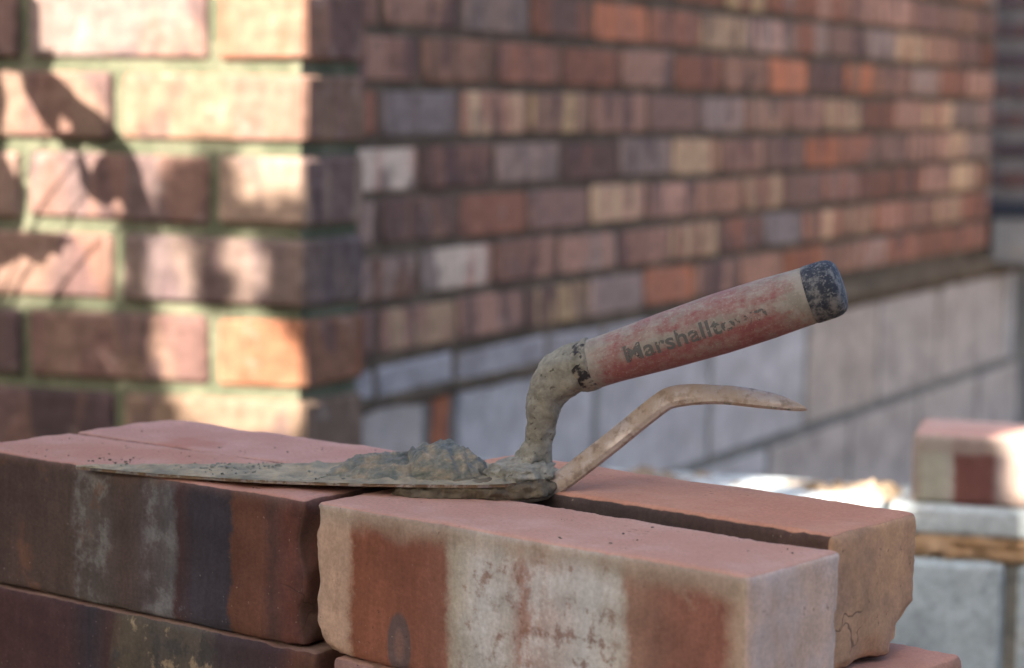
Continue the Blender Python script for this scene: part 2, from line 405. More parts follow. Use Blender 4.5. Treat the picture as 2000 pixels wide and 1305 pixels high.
# ------------------------------------------------------------------ brick pier at the left
CA = 0.268
PIER_C = Vector((-0.2244, 2.4244, 0.0))
PIER_N = Vector((-math.sin(CA), -math.cos(CA), 0))
def build_pier():
    root = empty('brick_pier', PIER_C, -CA)
    tag(root, 'sunlit brick pier corner with green stained mortar and leaf shadows', 'wall')
    r = random.Random(5); G = 0.0886; Z0 = CAMH - 0.0006    # z of joint 0
    Z0 = CAMH + 0.0306
    RET = Vector((0.027, 0.121))
    bd = {  # (course, index from the corner): (base, band)
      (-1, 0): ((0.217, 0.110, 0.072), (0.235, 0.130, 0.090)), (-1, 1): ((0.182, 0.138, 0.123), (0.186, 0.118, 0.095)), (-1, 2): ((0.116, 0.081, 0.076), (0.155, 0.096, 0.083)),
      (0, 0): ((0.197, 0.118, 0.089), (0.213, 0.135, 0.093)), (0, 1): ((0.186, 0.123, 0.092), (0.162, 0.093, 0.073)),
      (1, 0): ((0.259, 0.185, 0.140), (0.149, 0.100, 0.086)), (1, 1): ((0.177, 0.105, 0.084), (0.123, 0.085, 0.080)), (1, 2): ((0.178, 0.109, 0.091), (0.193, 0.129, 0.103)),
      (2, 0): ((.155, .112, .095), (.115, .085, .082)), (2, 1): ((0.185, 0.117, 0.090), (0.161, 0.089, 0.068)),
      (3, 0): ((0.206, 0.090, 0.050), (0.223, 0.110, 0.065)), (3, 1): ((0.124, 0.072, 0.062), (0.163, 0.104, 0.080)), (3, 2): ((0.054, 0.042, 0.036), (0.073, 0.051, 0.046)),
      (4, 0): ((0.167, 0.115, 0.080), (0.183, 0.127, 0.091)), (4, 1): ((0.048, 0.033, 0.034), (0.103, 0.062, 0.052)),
    }
    for k in range(-4, 11):
        zt = Z0 - G * k; h = G - 0.0145
        corner_len = 0.103 if k % 2 else 0.2155
        x = 0.0; i = 0
        while x > -0.95:
            ln = corner_len if i == 0 else 0.2155
            jit = lambda: r.uniform(-.0012, .0012)
            ln -= 0.0
            if i == 0:
                poly = [(-ln, 0), (0, 0), (RET.x, RET.y), (-ln + 0.02, RET.y)]
            else:
                poly = [(x - ln, 0), (x, 0), (x, 0.10), (x - ln, 0.10)]
            bm = prism_mesh(poly, h, 0.005)
            cx = -ln / 2 if i == 0 else x - ln / 2
            for v in bm.verts: v.co += Vector((jit() - cx, jit() + (0.0), jit()))
            o = link('brick', from_bm(bm), M_BRICK, root, (cx, r.uniform(-.0015, .0015), zt - G + 0.0072))
            o.rotation_euler = (0, r.uniform(-.006, .006), 0)
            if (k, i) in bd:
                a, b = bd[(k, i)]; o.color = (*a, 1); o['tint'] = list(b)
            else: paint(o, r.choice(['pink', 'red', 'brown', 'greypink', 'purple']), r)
            x = (-ln if i == 0 else x - ln) - 0.0105; i += 1
    bm = prism_mesh([(-0.95, 0.006), (-0.008, 0.006), (RET.x - 0.009, RET.y - 0.004), (-0.95, RET.y - 0.004)], Z0 + G * 4 - 0.004, 0)
    link('mortar', from_bm(bm), M_MORTAR_PIER, root)
build_pier()

# ------------------------------------------------------------------ dark brick wall beyond the end of the long wall
def build_dark_wall():
    root = empty('brick_wall', (1.218, 5.725, 0), 0)
    tag(root, 'dark purple brick wall with wide grey joints at the far right end', 'wall')
    r = random.Random(3)
    me = rough_brick(0.215, 0.10, 0.038, 77, 0.003, 0.001)
    for k in range(0, 9):
        z = CAMH - 0.257 + 0.075 * (k + 1) - 0.02
        x = -0.1075 if k % 2 else 0.0
        for i in range(6):
            cx = x + 0.225 * i + 0.107
            o = link('brick', me, M_BRICK, root, (cx if not (k % 2 and i == 0) else cx + .054, 0, z))
            if k % 2 and i == 0: o.scale = (0.5, 1, 1)
            t = r.uniform(.8, 1.2); o.color = (.055 * t, .045 * t, .055 * t, 1); o['tint'] = [.075, .045, .045]
    bm = prism_mesh([(0.004, 0.006), (1.25, 0.006), (1.25, 0.095), (0.004, 0.095)], 0.95, 0)
    link('mortar', from_bm(bm), M_MORTAR_DARK, root, (0, 0, CAMH - 0.237))
    k = N('damp_proof_membrane'); m = k.done((0.012, 0.017, 0.03), None, 0.6)
    bm = prism_mesh([(-0.01, -0.006), (1.25, -0.006), (1.25, 0.10), (-0.01, 0.10)], 0.041, 0.003)
    link('damp_course', from_bm(bm), m, root, (0, 0, CAMH - 0.279))
    for i, x in enumerate((0.0, 0.45, 0.9)):
        bm = prism_mesh([(x, 0), (x + .44, 0), (x + .44, .10), (x, .10)], 0.115, 0.003)
        o = link('block', from_bm(bm), M_BLOCK, root, (0, 0, CAMH - 0.398)); o.color = (.20, .21, .22, 1)
    bm = prism_mesh([(0.0, 0.006), (1.25, 0.006), (1.25, .095), (0, .095)], 0.115, 0)
    link('mortar', from_bm(bm), M_MORTAR_DARK, root, (0, 0, CAMH - .397))
build_dark_wall()

# ------------------------------------------------------------------ low block wall at the right with a loose brick on it
LOW_Q = Vector((0.3706, 2.0, 0.0))
def build_low_wall():
    root = empty('block_wall', LOW_Q, -CA)
    tag(root, 'low pale concrete block wall with rough mortar along its top behind the brick stack', 'wall')
    r = random.Random(9)
    zt, zs, zb = CAMH - 0.3570, CAMH - 0.3836, CAMH - 0.4056
    X0, X1 = -0.57, 0.75
    x = X0
    while x < X1:
        ln = r.uniform(0.2, 0.3)
        bm = prism_mesh([(x, 0), (x + ln - .008, 0), (x + ln - .008, .10), (x, .10)], zt - zs, 0.004)
        for v in bm.verts: v.co += Vector((r.uniform(-.002, .002), r.uniform(-.002, .002), r.uniform(-.0015, .0015)))
        o = link('slip', from_bm(bm), M_BLOCK, root, (0, 0, zs)); o.color = (.48, .545, .56, 1); x += ln
    bm = bmesh.new(); n = 600; rows = []
    for i in range(n + 1):
        x = X0 + (X1 - X0) * i / n
        row = [bm.verts.new((x, .098, zs + .001))]
        for q in range(8):
            t = q / 7; z = zs + (zb - zs) * t
            b = 0.002 - 0.006 * (fbm(Vector((x * 30, 5, z * 60)), 4)) - .0045 * noise.noise(Vector((x * 9, 1, z * 25))) + (.004 if q in (0, 7) else 0)
            z += (.002 if q == 0 else .0065 if q == 7 else .003) * fbm(Vector((x * 45, q, 3)), 3)
            row.append(bm.verts.new((x, b, z)))
        row.append(bm.verts.new((x, .098, zb))); rows.append(row)
    for i in range(n):
        for j in range(9): bm.faces.new((rows[i][j], rows[i][j + 1], rows[i + 1][j + 1], rows[i + 1][j]))
    bmesh.ops.recalc_face_normals(bm, faces=bm.faces)
    link('mortar_bed', from_bm(bm), M_MORTAR_BED, root, smooth=True)
    perp = 0.082
    for c, (z0, z1) in enumerate(((zb - 0.217, zb - .001), (zb - .443, zb - .228), (0.0, zb - .454))):
        off = perp + (0.225 if c % 2 else 0.0)
        for i in range(-4, 3):
            a = off + 0.45 * i; b = a + 0.45
            if b < X0 or a > X1: continue
            a, b = max(a, X0), min(b, X1)
            bm = prism_mesh([(a + .006, 0), (b - .006, 0), (b - .006, .10), (a + .006, .10)], z1 - z0, .005)
            for v in bm.verts: v.co += Vector((r.uniform(-.0015, .0015), r.uniform(-.001, .001), 0))
            o = link('block', from_bm(bm), M_BLOCK, root, (0, 0, z0)); o.color = (.43, .515, .55, 1)
    bm = prism_mesh([(X0, .008), (X1, .008), (X1, .095), (X0, .095)], zb - .001, 0)
    link('mortar', from_bm(bm), M_MORTAR_BLOCK, root)
    # ragged mortar left along the back half of the top
    bm = bmesh.new(); nx, ny = 420, 26; g = {}
    for i in range(nx + 1):
        for j in range(ny + 1):
            x = X0 + (0.36 - X0 + LOW_X) * i / nx; y = 0.028 + 0.07 * j / ny
            p = Vector((x * 22, y * 40, 0))
            hgt = 0.004 + 0.010 * fbm(p * 1.6, 4) + 0.007 * noise.noise(p * 5)
            e = min(1, (j / ny) * 5) * min(1, (1 - j / ny) * 5) * min(1, (1 - i / nx) * 25)
            e *= 0.35 + 0.65 * min(1.0, max(0.0, 0.5 + 2.2 * noise.noise(Vector((x * 9, 4, 1)))))
            g[i, j] = bm.verts.new((x, y, zt - 0.003 + max(0, hgt) * e))
    for i in range(nx):
        for j in range(ny): bm.faces.new((g[i, j], g[i + 1, j], g[i + 1, j + 1], g[i, j + 1]))
    link('mortar_crust', from_bm(bm), M_MORTAR_CRUMB, root, smooth=True)
LOW_X = -0.36 - 0.012
build_low_wall()

def mat_patch_brick(name, stops, L, top, header, scale=1.0, oval=None, edge=None, mott=None, topmix=None):
    """foreground brick: colour bands along the long face, separate body colour on the bed face and the header"""
    k = N(name); oc = k.coord('Object'); x, y, z = k.sep(oc)
    nrm = k.n('ShaderNodeNewGeometry').outputs['Normal']
    vt = k.n('ShaderNodeVectorTransform', vector_type='NORMAL', convert_from='WORLD', convert_to='OBJECT'); k.set(vt.inputs[0], nrm)
    nx, ny, nz = k.sep(vt.outputs[0])
    wob = k.math('MULTIPLY', k.math('SUBTRACT', k.noise(k.comb(x, 0.0, z), 48.0, 8.0, 0.74), 0.5), 0.075)
    u = k.math('ADD', k.math('DIVIDE', k.math('ADD', x, L / 2), L), wob)
    c = k.ramp(u, stops)
    if mott:
        for (a, b, col, sc, lo, hi, amt) in mott:
            win = k.math('MULTIPLY', k.step(u, a, a + .03), k.step(u, b - .03, b, 1.0, 0.0))
            f = k.step(k.noise(oc, sc, 6.0, 0.68), lo, hi)
            c = k.mix(k.math('MULTIPLY', k.math('MULTIPLY', f, win), amt), c, col)
    if edge:   # a paler strip under the top arris
        col, z0, z1 = edge
        zz = k.math('ADD', z, k.math('MULTIPLY', k.math('SUBTRACT', k.noise(oc, 60.0, 4.0), 0.5), 0.012))
        c = k.mix(k.step(zz, z0, z1, 0.0, 0.8), c, col)
    if oval:
        ox, oz, rx, rz, col = oval
        d = k.math('ADD', k.math('POWER', k.math('DIVIDE', k.math('SUBTRACT', x, ox), rx), 2.0), k.math('POWER', k.math('DIVIDE', k.math('SUBTRACT', z, oz), rz), 2.0))
        d = k.math('ADD', d, k.math('MULTIPLY', k.noise(oc, 120.0, 3.0), 0.25))
        c = k.mix(k.step(d, 0.85, 1.25, 0.85, 0.0), c, col)
        c = k.mix(k.step(d, 0.12, 0.5, 0.5, 0.0), c, (0.27, 0.15, 0.11))
    c = value_jitter(k, c, oc, 38.0, 0.82, 1.16, 5); c = value_jitter(k, c, oc, 620.0, 0.88, 1.09, 4)
    # header
    h1, h2 = header
    ch = k.mix(k.step(k.noise(oc, 38.0, 5.0, 0.6), 0.38, 0.64), h1, h2); ch = value_jitter(k, ch, oc, 620.0, 0.88, 1.07); ch = value_jitter(k, ch, oc, 70.0, .86, 1.1, 5)
    # bed
    t1, t2 = top
    ct = k.mix(k.step(k.noise(oc, 17.0, 6.0, 0.65), 0.36, 0.66), t1, t2)
    ct = value_jitter(k, ct, oc, 700.0, 0.9, 1.06, 3)
    if topmix:
        for (cx, cy, rad, col) in topmix:
            d = k.math('SQRT', k.math('ADD', k.math('POWER', k.math('SUBTRACT', x, cx), 2.0), k.math('POWER', k.math('SUBTRACT', y, cy), 2.0)))
            d = k.math('ADD', d, k.math('MULTIPLY', k.math('SUBTRACT', k.noise(oc, 70.0, 4.0), 0.5), rad))
            ct = k.mix(k.step(d, rad * 0.4, rad, 0.7, 0.0), ct, col)
    pits = k.step(k.noise(k.vmul(oc, (1.0, 1.6, 1.0)), 300.0, 3.0, 0.5), 0.64, 0.70)
    clus = k.step(k.noise(oc, 26.0, 3.0), 0.46, 0.62)
    pits = k.math('MULTIPLY', pits, clus)
    ct = k.mix(k.math('MULTIPLY', pits, 0.75), ct, (0.10, 0.05, 0.04))
    drag = k.noise(k.comb(k.math('MULTIPLY', k.math('ADD', k.math('ADD', x, y), k.math('MULTIPLY', k.noise(oc, 30.0, 3.0), .012)), 330.0), k.math('MULTIPLY', y, 40.0), k.math('MULTIPLY', z, 45.0)), 1.0, 3.0, .6)
    dg = k.step(drag, .25, .75, .91, 1.07); c = k.mix(1.0, c, k.comb(dg, dg, dg), 'MULTIPLY')
    spk = k.math('MULTIPLY', k.step(k.noise(k.vadd(oc, (2.0, 5.0, 1.0)), 560.0, 2.0, .4), .69, .74), k.step(k.noise(oc, 34.0, 3.0), .42, .6))
    c = k.mix(k.math('MULTIPLY', spk, .28), c, (.42, .36, .31))
    pt2 = k.math('MULTIPLY', k.step(k.noise(k.vadd(oc, (7.0, 3.0, 4.0)), 300.0, 3.0, .5), .66, .72), k.step(k.noise(k.vadd(oc, (1.0, 9.0, 3.0)), 30.0, 3.0), .45, .62))
    c = k.mix(k.math('MULTIPLY', pt2, .6), c, (.05, .035, .03)); ch = k.mix(k.math('MULTIPLY', pt2, .6), ch, (.13, .08, .06))
    pits2 = k.math("MAXIMUM", pits, k.math("MULTIPLY", pt2, .9))
    mtop = k.step(nz, 0.62, 0.80); mhead = k.step(k.math('ABSOLUTE', nx), 0.6, 0.78)
    col = k.mix(mhead, c, ch); col = k.mix(mtop, col, ct)
    hg = k.math('ADD', k.noise(oc, 620.0, 4.0, 0.6), k.math('MULTIPLY', k.noise(oc, 95.0, 5.0, 0.6), 0.7))
    hg = k.math("SUBTRACT", hg, k.math("MULTIPLY", pits2, 0.8))
    # hairline cracks and drag marks
    v = k.n('ShaderNodeTexVoronoi', feature='DISTANCE_TO_EDGE'); v.inputs['Scale'].default_value = 24.0
    k.set(v.inputs['Vector'], k.vadd(oc, k.vmul(k.n('ShaderNodeTexNoise').outputs['Color'], 0.02)))
    cr = k.math('MULTIPLY', k.step(v.outputs['Distance'], 0.0, 0.016, 1.0, 0.0), k.step(k.noise(oc, 15.0, 2.0), 0.60, 0.68))
    col = k.mix(k.math('MULTIPLY', cr, 0.65), col, (0.06, 0.035, 0.03))
    hg = k.math('SUBTRACT', hg, k.math('MULTIPLY', cr, 1.2))
    return k.done(col, k.bump(hg, 0.32, 0.0005), 0.9)

def loose_brick(label, mesh, mat, loc, rz, group='loose bricks', tilt=(0, 0)):
    o = link('brick', mesh, mat, None, loc, rz, smooth=True)
    o.rotation_euler = (tilt[0], tilt[1], rz)
    tag(o, label, 'brick', group); return o

TOPZ = CAMH - 0.1672
AR, AL = 0.693, 0.645                        # headings of the two halves of the stack
def frame(a): return Vector((-math.cos(a), math.sin(a), 0)), Vector((math.sin(a), math.cos(a), 0))
dlR, dhR = frame(AR); dlL, dhL = frame(AL)
B = Vector((0.0847, 0.7857, 0)); L2 = Vector((-0.0858, 0.9258, 0))
PINK1, PINK2 = (0.47, 0.255, 0.185), (0.54, 0.33, 0.26)
H = 0.0630
def build_stack():
    # --- front right brick
    stops = [(0.0, (.48, .35, .27)), (.085, (.45, .32, .25)), (.105, (.235, .095, .06)), (.26, (.21, .09, .062)), (.335, (.24, .115, .085)), (.355, (.41, .38, .32)),
             (.42, (.51, .525, .53)), (.485, (.47, .465, .455)), (.52, (.35, .225, .19)), (.57, (.40, .345, .33)), (.66, (.55, .575, .59)), (.735, (.48, .47, .44)),
             (.76, (.30, .19, .15)), (.86, (.235, .115, .09)), (.955, (.24, .11, .085)), (.985, (.44, .34, .27))]
    m = mat_patch_brick('banded_facing_brick', stops, 0.215, (PINK1, PINK2), ((.60, .44, .34), (.60, .48, .42)), oval=(-0.0595, 0.010, 0.0065, 0.014, (.10, .085, .095)),
                        edge=((.36, .30, .245), 0.050, 0.060), mott=[(.36, .75, (.22, .12, .085), 95.0, .52, .62, .75), (.36, .75, (.60, .625, .645), 55.0, .47, .60, .7), (.0, .1, (.3, .2, .15), 90.0, .55, .65, .5), (.76, .97, (.42, .34, .3), 70.0, .6, .7, .4)])
    me = hero_brick(0.215, 0.0625, H, 1, 0.0034, 0.0006, chips=((-.1075, 0, 0.0, .012, .004),))
    c = B + dlR * 0.1075
    loose_brick('front banded brick with white bloom and a dark oval mark, below the trowel handle', me, m, (c.x, c.y, TOPZ - H), -AR, 'bricks of the loose stack')
    # --- rear right brick
    stops = [(0, (0.072, 0.051, 0.045)), (.5, (0.060, 0.045, 0.042)), (1, (0.090, 0.054, 0.045))]
    m = mat_patch_brick('orange_facing_brick', stops, 0.215, ((.46, .215, .135), (.51, .27, .18)), ((.56, .335, .19), (.43, .26, .165)))
    me = hero_brick(0.215, 0.068, .0565, 2, 0.0048, 0.0008, chips=((.1075, .068, 0, .020, .008), (.1075, .03, 0, .012, .002)))
    c = B + dlR * (0.1075 + 0.0135) + dhR * 0.0770
    loose_brick('orange topped brick with tan end, rear right of the stack behind the banded brick', me, m, (c.x, c.y, TOPZ - .054), -AR, 'bricks of the loose stack')
    # --- front left brick
    stops = [(0, (.072, .050, .047)), (.20, (.085, .060, .055)), (.34, (.088, .066, .060)), (.40, (.105, .095, .092)), (.50, (.088, .066, .062)), (.58, (.092, .080, .082)), (.64, (.11, .11, .12)),
             (.66, (.068, .040, .042)), (.70, (.050, .046, .060)), (.80, (.046, .043, .058)), (.812, (.125, .058, .040)), (.89, (.135, .062, .045)), (.92, (.080, .045, .042)), (.965, (.135, .055, .045)), (1, (.09, .045, .04))]
    m = mat_patch_brick('dark_banded_brick', stops, 0.215, ((.44, .22, .155), (.50, .285, .225)), ((.12, .07, .06), (.17, .08, .06)),
                        mott=[(.33, .47, (.20, .20, .20), 60.0, .46, .60, .85), (.54, .66, (.19, .195, .21), 70.0, .45, .62, .75), (.1, .5, (.16, .085, .055), 40.0, .55, .65, .6), (.62, .8, (.13, .14, .155), 90.0, .62, .7, .5)], edge=((.16, .10, .085), .057, .066))
    me = hero_brick(0.215, 0.0645, H, 3, 0.0030, 0.0007, chips=((.1075, 0, .045, .014, .004), (.1075, 0, .012, .010, .003)))
    c = L2 + dlL * 0.1075
    loose_brick('dark purple banded brick under the trowel point, front left of the stack', me, m, (c.x, c.y, TOPZ - H), -AL, 'bricks of the loose stack')
    # --- rear left brick
    m = mat_patch_brick('pink_bed_brick', [(0, (.2, .11, .09)), (1, (.2, .11, .09))], 0.2, ((.45, .24, .185), (.52, .31, .25)), ((.36, .2, .15), (.3, .17, .13)), topmix=[(-.03, .012, .022, (.40, .17, .12))])
    me = hero_brick(0.198, 0.0655, H + .0002, 4, 0.0026, 0.0010)
    c = L2 + dlL * (0.099 + 0.0135) + dhL * 0.0649
    loose_brick('pink topped brick at the back left of the stack, beside the mortar heap', me, m, (c.x, c.y, TOPZ - H), -AL, 'bricks of the loose stack')
    # --- second course
    Hb = 0.0630; z2 = TOPZ - H - Hb - 0.0006
    stops = [(0, (0.075, 0.041, 0.041)), (.30, (0.071, 0.041, 0.045)), (.36, (0.045, 0.041, 0.053)), (.42, (0.064, 0.038, 0.038)), (.46, (0.112, 0.098, 0.075)), (.56, (0.086, 0.079, 0.071)), (.70, (0.112, 0.101, 0.090)), (.74, (0.056, 0.045, 0.053)), (.90, (0.064, 0.041, 0.049)), (.95, (0.120, 0.056, 0.041)), (1, (0.112, 0.060, 0.045))]
    m = mat_patch_brick('flecked_dark_brick', stops, 0.215, ((.18, .11, .09), (.25, .17, .13)), ((.11, .06, .055), (.15, .075, .06)),
                        mott=[(.42, .76, (.36, .29, .19), 60.0, .56, .64, .85), (.42, .76, (.06, .06, .065), 50.0, .52, .62, .8)])
    me = hero_brick(0.215, 0.066, Hb, 5, 0.0036, 0.0010)
    c = L2 + dlL * (0.1075 - 0.008) - dhL * 0.0008
    loose_brick('dark brick with buff flecks in the second course, under the purple brick', me, m, (c.x, c.y, z2), -AL, 'bricks of the loose stack')
    m = mat_patch_brick('dusky_pink_brick', [(0, (.27, .17, .15)), (.5, (.32, .19, .16)), (1, (.3, .16, .12))], 0.215, ((.34, .2, .16), (.4, .25, .2)), ((.3, .18, .13), (.36, .23, .18)))
    me = hero_brick(0.215, 0.064, Hb, 6, 0.0040, 0.0010)
    c = B + dlR * (0.1075 - 0.0105) - dhR * 0.0005
    loose_brick('dusky pink brick in the second course, under the banded brick', me, m, (c.x, c.y, z2), -AR, 'bricks of the loose stack')
    m = mat_patch_brick('salmon_brick', [(0, (.3, .16, .12)), (1, (.3, .16, .12))], 0.215, ((.46, .23, .16), (.5, .27, .2)), ((.42, .22, .15), (.33, .19, .14)))
    me = hero_brick(0.215, 0.070, H + Hb - .0541, 8, 0.0060, 0.0010)
    c = B + dlR * (0.1075 - 0.006) + dhR * 0.0815
    loose_brick('salmon brick jutting out in the second course, under the orange topped brick', me, m, (c.x, c.y, z2), -AR, 'bricks of the loose stack')
    me = hero_brick(0.19, 0.066, Hb, 9, 0.0045, 0.0010, res=.005)
    c = L2 + dlL * (0.099 + 0.012) + dhL * 0.067
    base_root = empty('brick_stack', (0.0, 0.93, 0))
    tag(base_root, 'lower courses of loose bricks that carry the stack, below the picture', 'brick stack')
    base_root_p = Vector((0.0, 0.93, 0))
    link('brick', me, m, base_root, (c.x, c.y - 0.93, z2), -AL, smooth=True)
    # --- plain lower courses down to the ground (below the frame, they carry the stack)
    base = rough_brick(0.212, 0.064, 0.0615, 41, 0.004, 0.001)
    r = random.Random(2); n = 9; hh = z2 / n
    for i in range(n):
        for (o0, dl, dh, a, t, sft) in ((B, dlR, dhR, AR, 0, .097), (B, dlR, dhR, AR, .0815, .097), (L2, dlL, dhL, AL, 0, .103), (L2, dlL, dhL, AL, .067, .118)):
            c = o0 + dl * (sft + r.uniform(-.001, .001)) + dh * t
            o = link('brick', base, M_BRICK, base_root, (c.x, c.y - 0.93, hh * i), -a)
            o.scale = (0.93, 1, hh / 0.0618); paint(o, r.choice(POOL), r)
build_stack()

def build_shelf_brick():
    stops = [(0, (.26, .19, .16)), (.04, (.32, .31, .25)), (.12, (.36, .36, .29)), (.165, (.33, .30, .26)), (.18, (.15, .062, .052)), (.33, (.14, .06, .052)), (.35, (.24, .19, .18)), (.42, (.36, .28, .24)), (1, (.5, .38, .3))]  # last stops paint the sunlit right end paler
    m = mat_patch_brick('patchy_brick', stops, 0.215, ((.42, .24, .19), (.48, .32, .27)), ((.24, .17, .15), (.30, .22, .18)), edge=((.28, .23, .20), .044, .050))
    me = hero_brick(0.215, 0.1025, 0.0635, 21, 0.0065, 0.001, res=.004)
    root_m = Matrix.Rotation(-CA, 4, 'Z')
    c = LOW_Q + root_m @ Vector((-0.010 + 0.1075, 0.004, 0))
    o = loose_brick('patchy grey brick resting on the low block wall, its right end in sunlight', me, m, (c.x, c.y, CAMH - 0.3565), -CA)
build_shelf_brick()

# ------------------------------------------------------------------ trowel
def basis_from(axis, up=Vector((0, 0, 1))):
    a = axis.normalized(); s = a.cross(up).normalized(); return a, s, s.cross(a)
def tube(path, radii, seg=28, bump=0.0, seed=0, caps=True, bscale=160.0, bm=None, squash=1.0):
    """smooth tube through points (Catmull-Rom resampled), bumpy skin"""
    P = [Vector(p) for p in path]; pts, rs = [], []
    for i in range(len(P) - 1):
        p0, p1, p2, p3 = P[max(i - 1, 0)], P[i], P[i + 1], P[min(i + 2, len(P) - 1)]
        m = max(3, int((p2 - p1).length / 0.0012))
        for k in range(m):
            t = k / m
            pts.append(0.5 * ((2 * p1) + (p2 - p0) * t + (2 * p0 - 5 * p1 + 4 * p2 - p3) * t * t + (3 * p1 - p0 - 3 * p2 + p3) * t ** 3))
            rs.append(radii[i] + (radii[i + 1] - radii[i]) * (3 * t * t - 2 * t ** 3))
    pts.append(P[-1]); rs.append(radii[-1])
    bm = bm or bmesh.new(); rings = []; ref = Vector((0.1, -1, 0.05))
    off = new_obj_vec(seed + 3)
    for i, p in enumerate(pts):
        t = (pts[min(i + 1, len(pts) - 1)] - pts[max(i - 1, 0)]).normalized()
        s = t.cross(ref).normalized(); u = s.cross(t)
        ring = []
        for j in range(seg):
            a = 2 * math.pi * j / seg
            d = s * math.cos(a) + u * (math.sin(a) * squash)
            q = p + d * rs[i]
            if bump: q += d * (bump * (fbm(q * bscale + off, 4) + 0.5 * fbm(q * bscale * .3 + off, 2)))
            ring.append(bm.verts.new(q))
        rings.append(ring)
    for i in range(len(rings) - 1):
        for j in range(seg): bm.faces.new((rings[i][j], rings[i][(j + 1) % seg], rings[i + 1][(j + 1) % seg], rings[i + 1][j]))
    if caps: bm.faces.new(rings[0][::-1]); bm.faces.new(rings[-1])
    bmesh.ops.recalc_face_normals(bm, faces=bm.faces)
    return bm

def mat_wet_mortar():
    k = N('trowel_mortar'); oc = k.coord('Object'); x, y, z = k.sep(oc)
    st = k.comb(k.math('MULTIPLY_ADD', x, .55, k.math('MULTIPLY', z, .9)), k.math('MULTIPLY', y, .8), k.math('MULTIPLY_ADD', z, 1.5, k.math('MULTIPLY', x, -.5)))
    f = k.noise(st, 120.0, 6.0, 0.6, .4)
    c = k.ramp(f, [(.34, (.085, .098, .088)), (.46, (.15, .158, .132)), (.53, (.21, .20, .155)), (.60, (.30, .25, .175)), (.72, (.36, .295, .205))])
    c = value_jitter(k, c, oc, 500.0, .8, 1.12)
    hg = k.math('ADD', k.noise(oc, 900.0, 3.0), k.math('MULTIPLY', f, 3.0))
    return k.done(c, k.bump(hg, 0.6, 0.0007), k.step(f, .4, .6, .45, .9))
M_WET = mat_wet_mortar()
def mat_mortar_crust():
    k = N('dried_mortar_crust'); oc = k.coord('Object')
    f = k.noise(oc, 55.0, 6.0, 0.7)
    c = k.ramp(f, [(.28, (.12, .105, .08)), (.42, (.23, .225, .185)), (.58, (.30, .295, .245)), (.75, (.34, .27, .185))])
    pit = k.step(k.noise(oc, 420.0, 2.0), .66, .72); c = k.mix(k.math('MULTIPLY', pit, .6), c, (.07, .06, .05))
    c = value_jitter(k, c, oc, 260.0, .75, 1.15)
    hg = k.math('ADD', k.noise(oc, 520.0, 4.0), k.math('MULTIPLY', k.noise(oc, 150.0, 5.0, .65), 2.0)); hg = k.math('SUBTRACT', hg, pit)
    return k.done(c, k.bump(hg, 0.8, 0.0008), 0.92)
M_CRUST = mat_mortar_crust()
M_FILM = mat_mortar('smeared_mortar_film', (.25, .225, .16), (.37, .31, .205), 45.0)
M_CAKE = mat_mortar('shaded_brown_mortar', (.10, .08, .055), (.16, .135, .095), 60.0)  # brown of the crumbs; under the blade it doubles as painted shade
def mat_blade():
    k = N('worn_blade_steel'); oc = k.coord('Object')
    f = k.step(k.noise(oc, 130.0, 5.0, .65), .40, .55)
    c = k.mix(f, (.42, .40, .38), (.20, .14, .09)); r = k.step(f, 0, 1, .35, .85)
    return k.done(c, k.bump(k.noise(oc, 500.0, 3.0), .4, .0004), r, k.step(f, 0, 1, .9, .1))
M_BLADE = mat_blade()
def mat_iron():
    k = N('dusty_polished_iron'); oc = k.coord('Object')
    f = k.step(k.noise(oc, 60.0, 6.0, .7), .36, .60)
    g = k.step(k.noise(k.vadd(oc, (3.0, 1.0, 2.0)), 170.0, 5.0, .65), .5, .66)
    c = k.mix(f, (.47, .42, .385), (.36, .29, .225)); c = k.mix(k.math('MULTIPLY', g, .6), c, (.17, .12, .085))
    met = k.step(f, 0, 1, .55, .0)
    return k.done(c, k.bump(k.noise(oc, 450.0, 5.0), .6, .0005), k.step(f, 0, 1, .45, .85), met)
M_IRON = mat_iron()
def mat_edge():
    k = N('worn_steel_sky_glint'); oc = k.coord('Object')  # worn steel, made near white to paint in a sky reflection
    f = k.step(k.noise(oc, 160.0, 6.0, .7), .52, .68)
    c = k.mix(f, (.92, .92, .95), (.22, .18, .15)); return k.done(c, None, k.step(f, 0, 1, .3, .8), k.step(f, 0, 1, .45, .05))
M_EDGE = mat_edge()
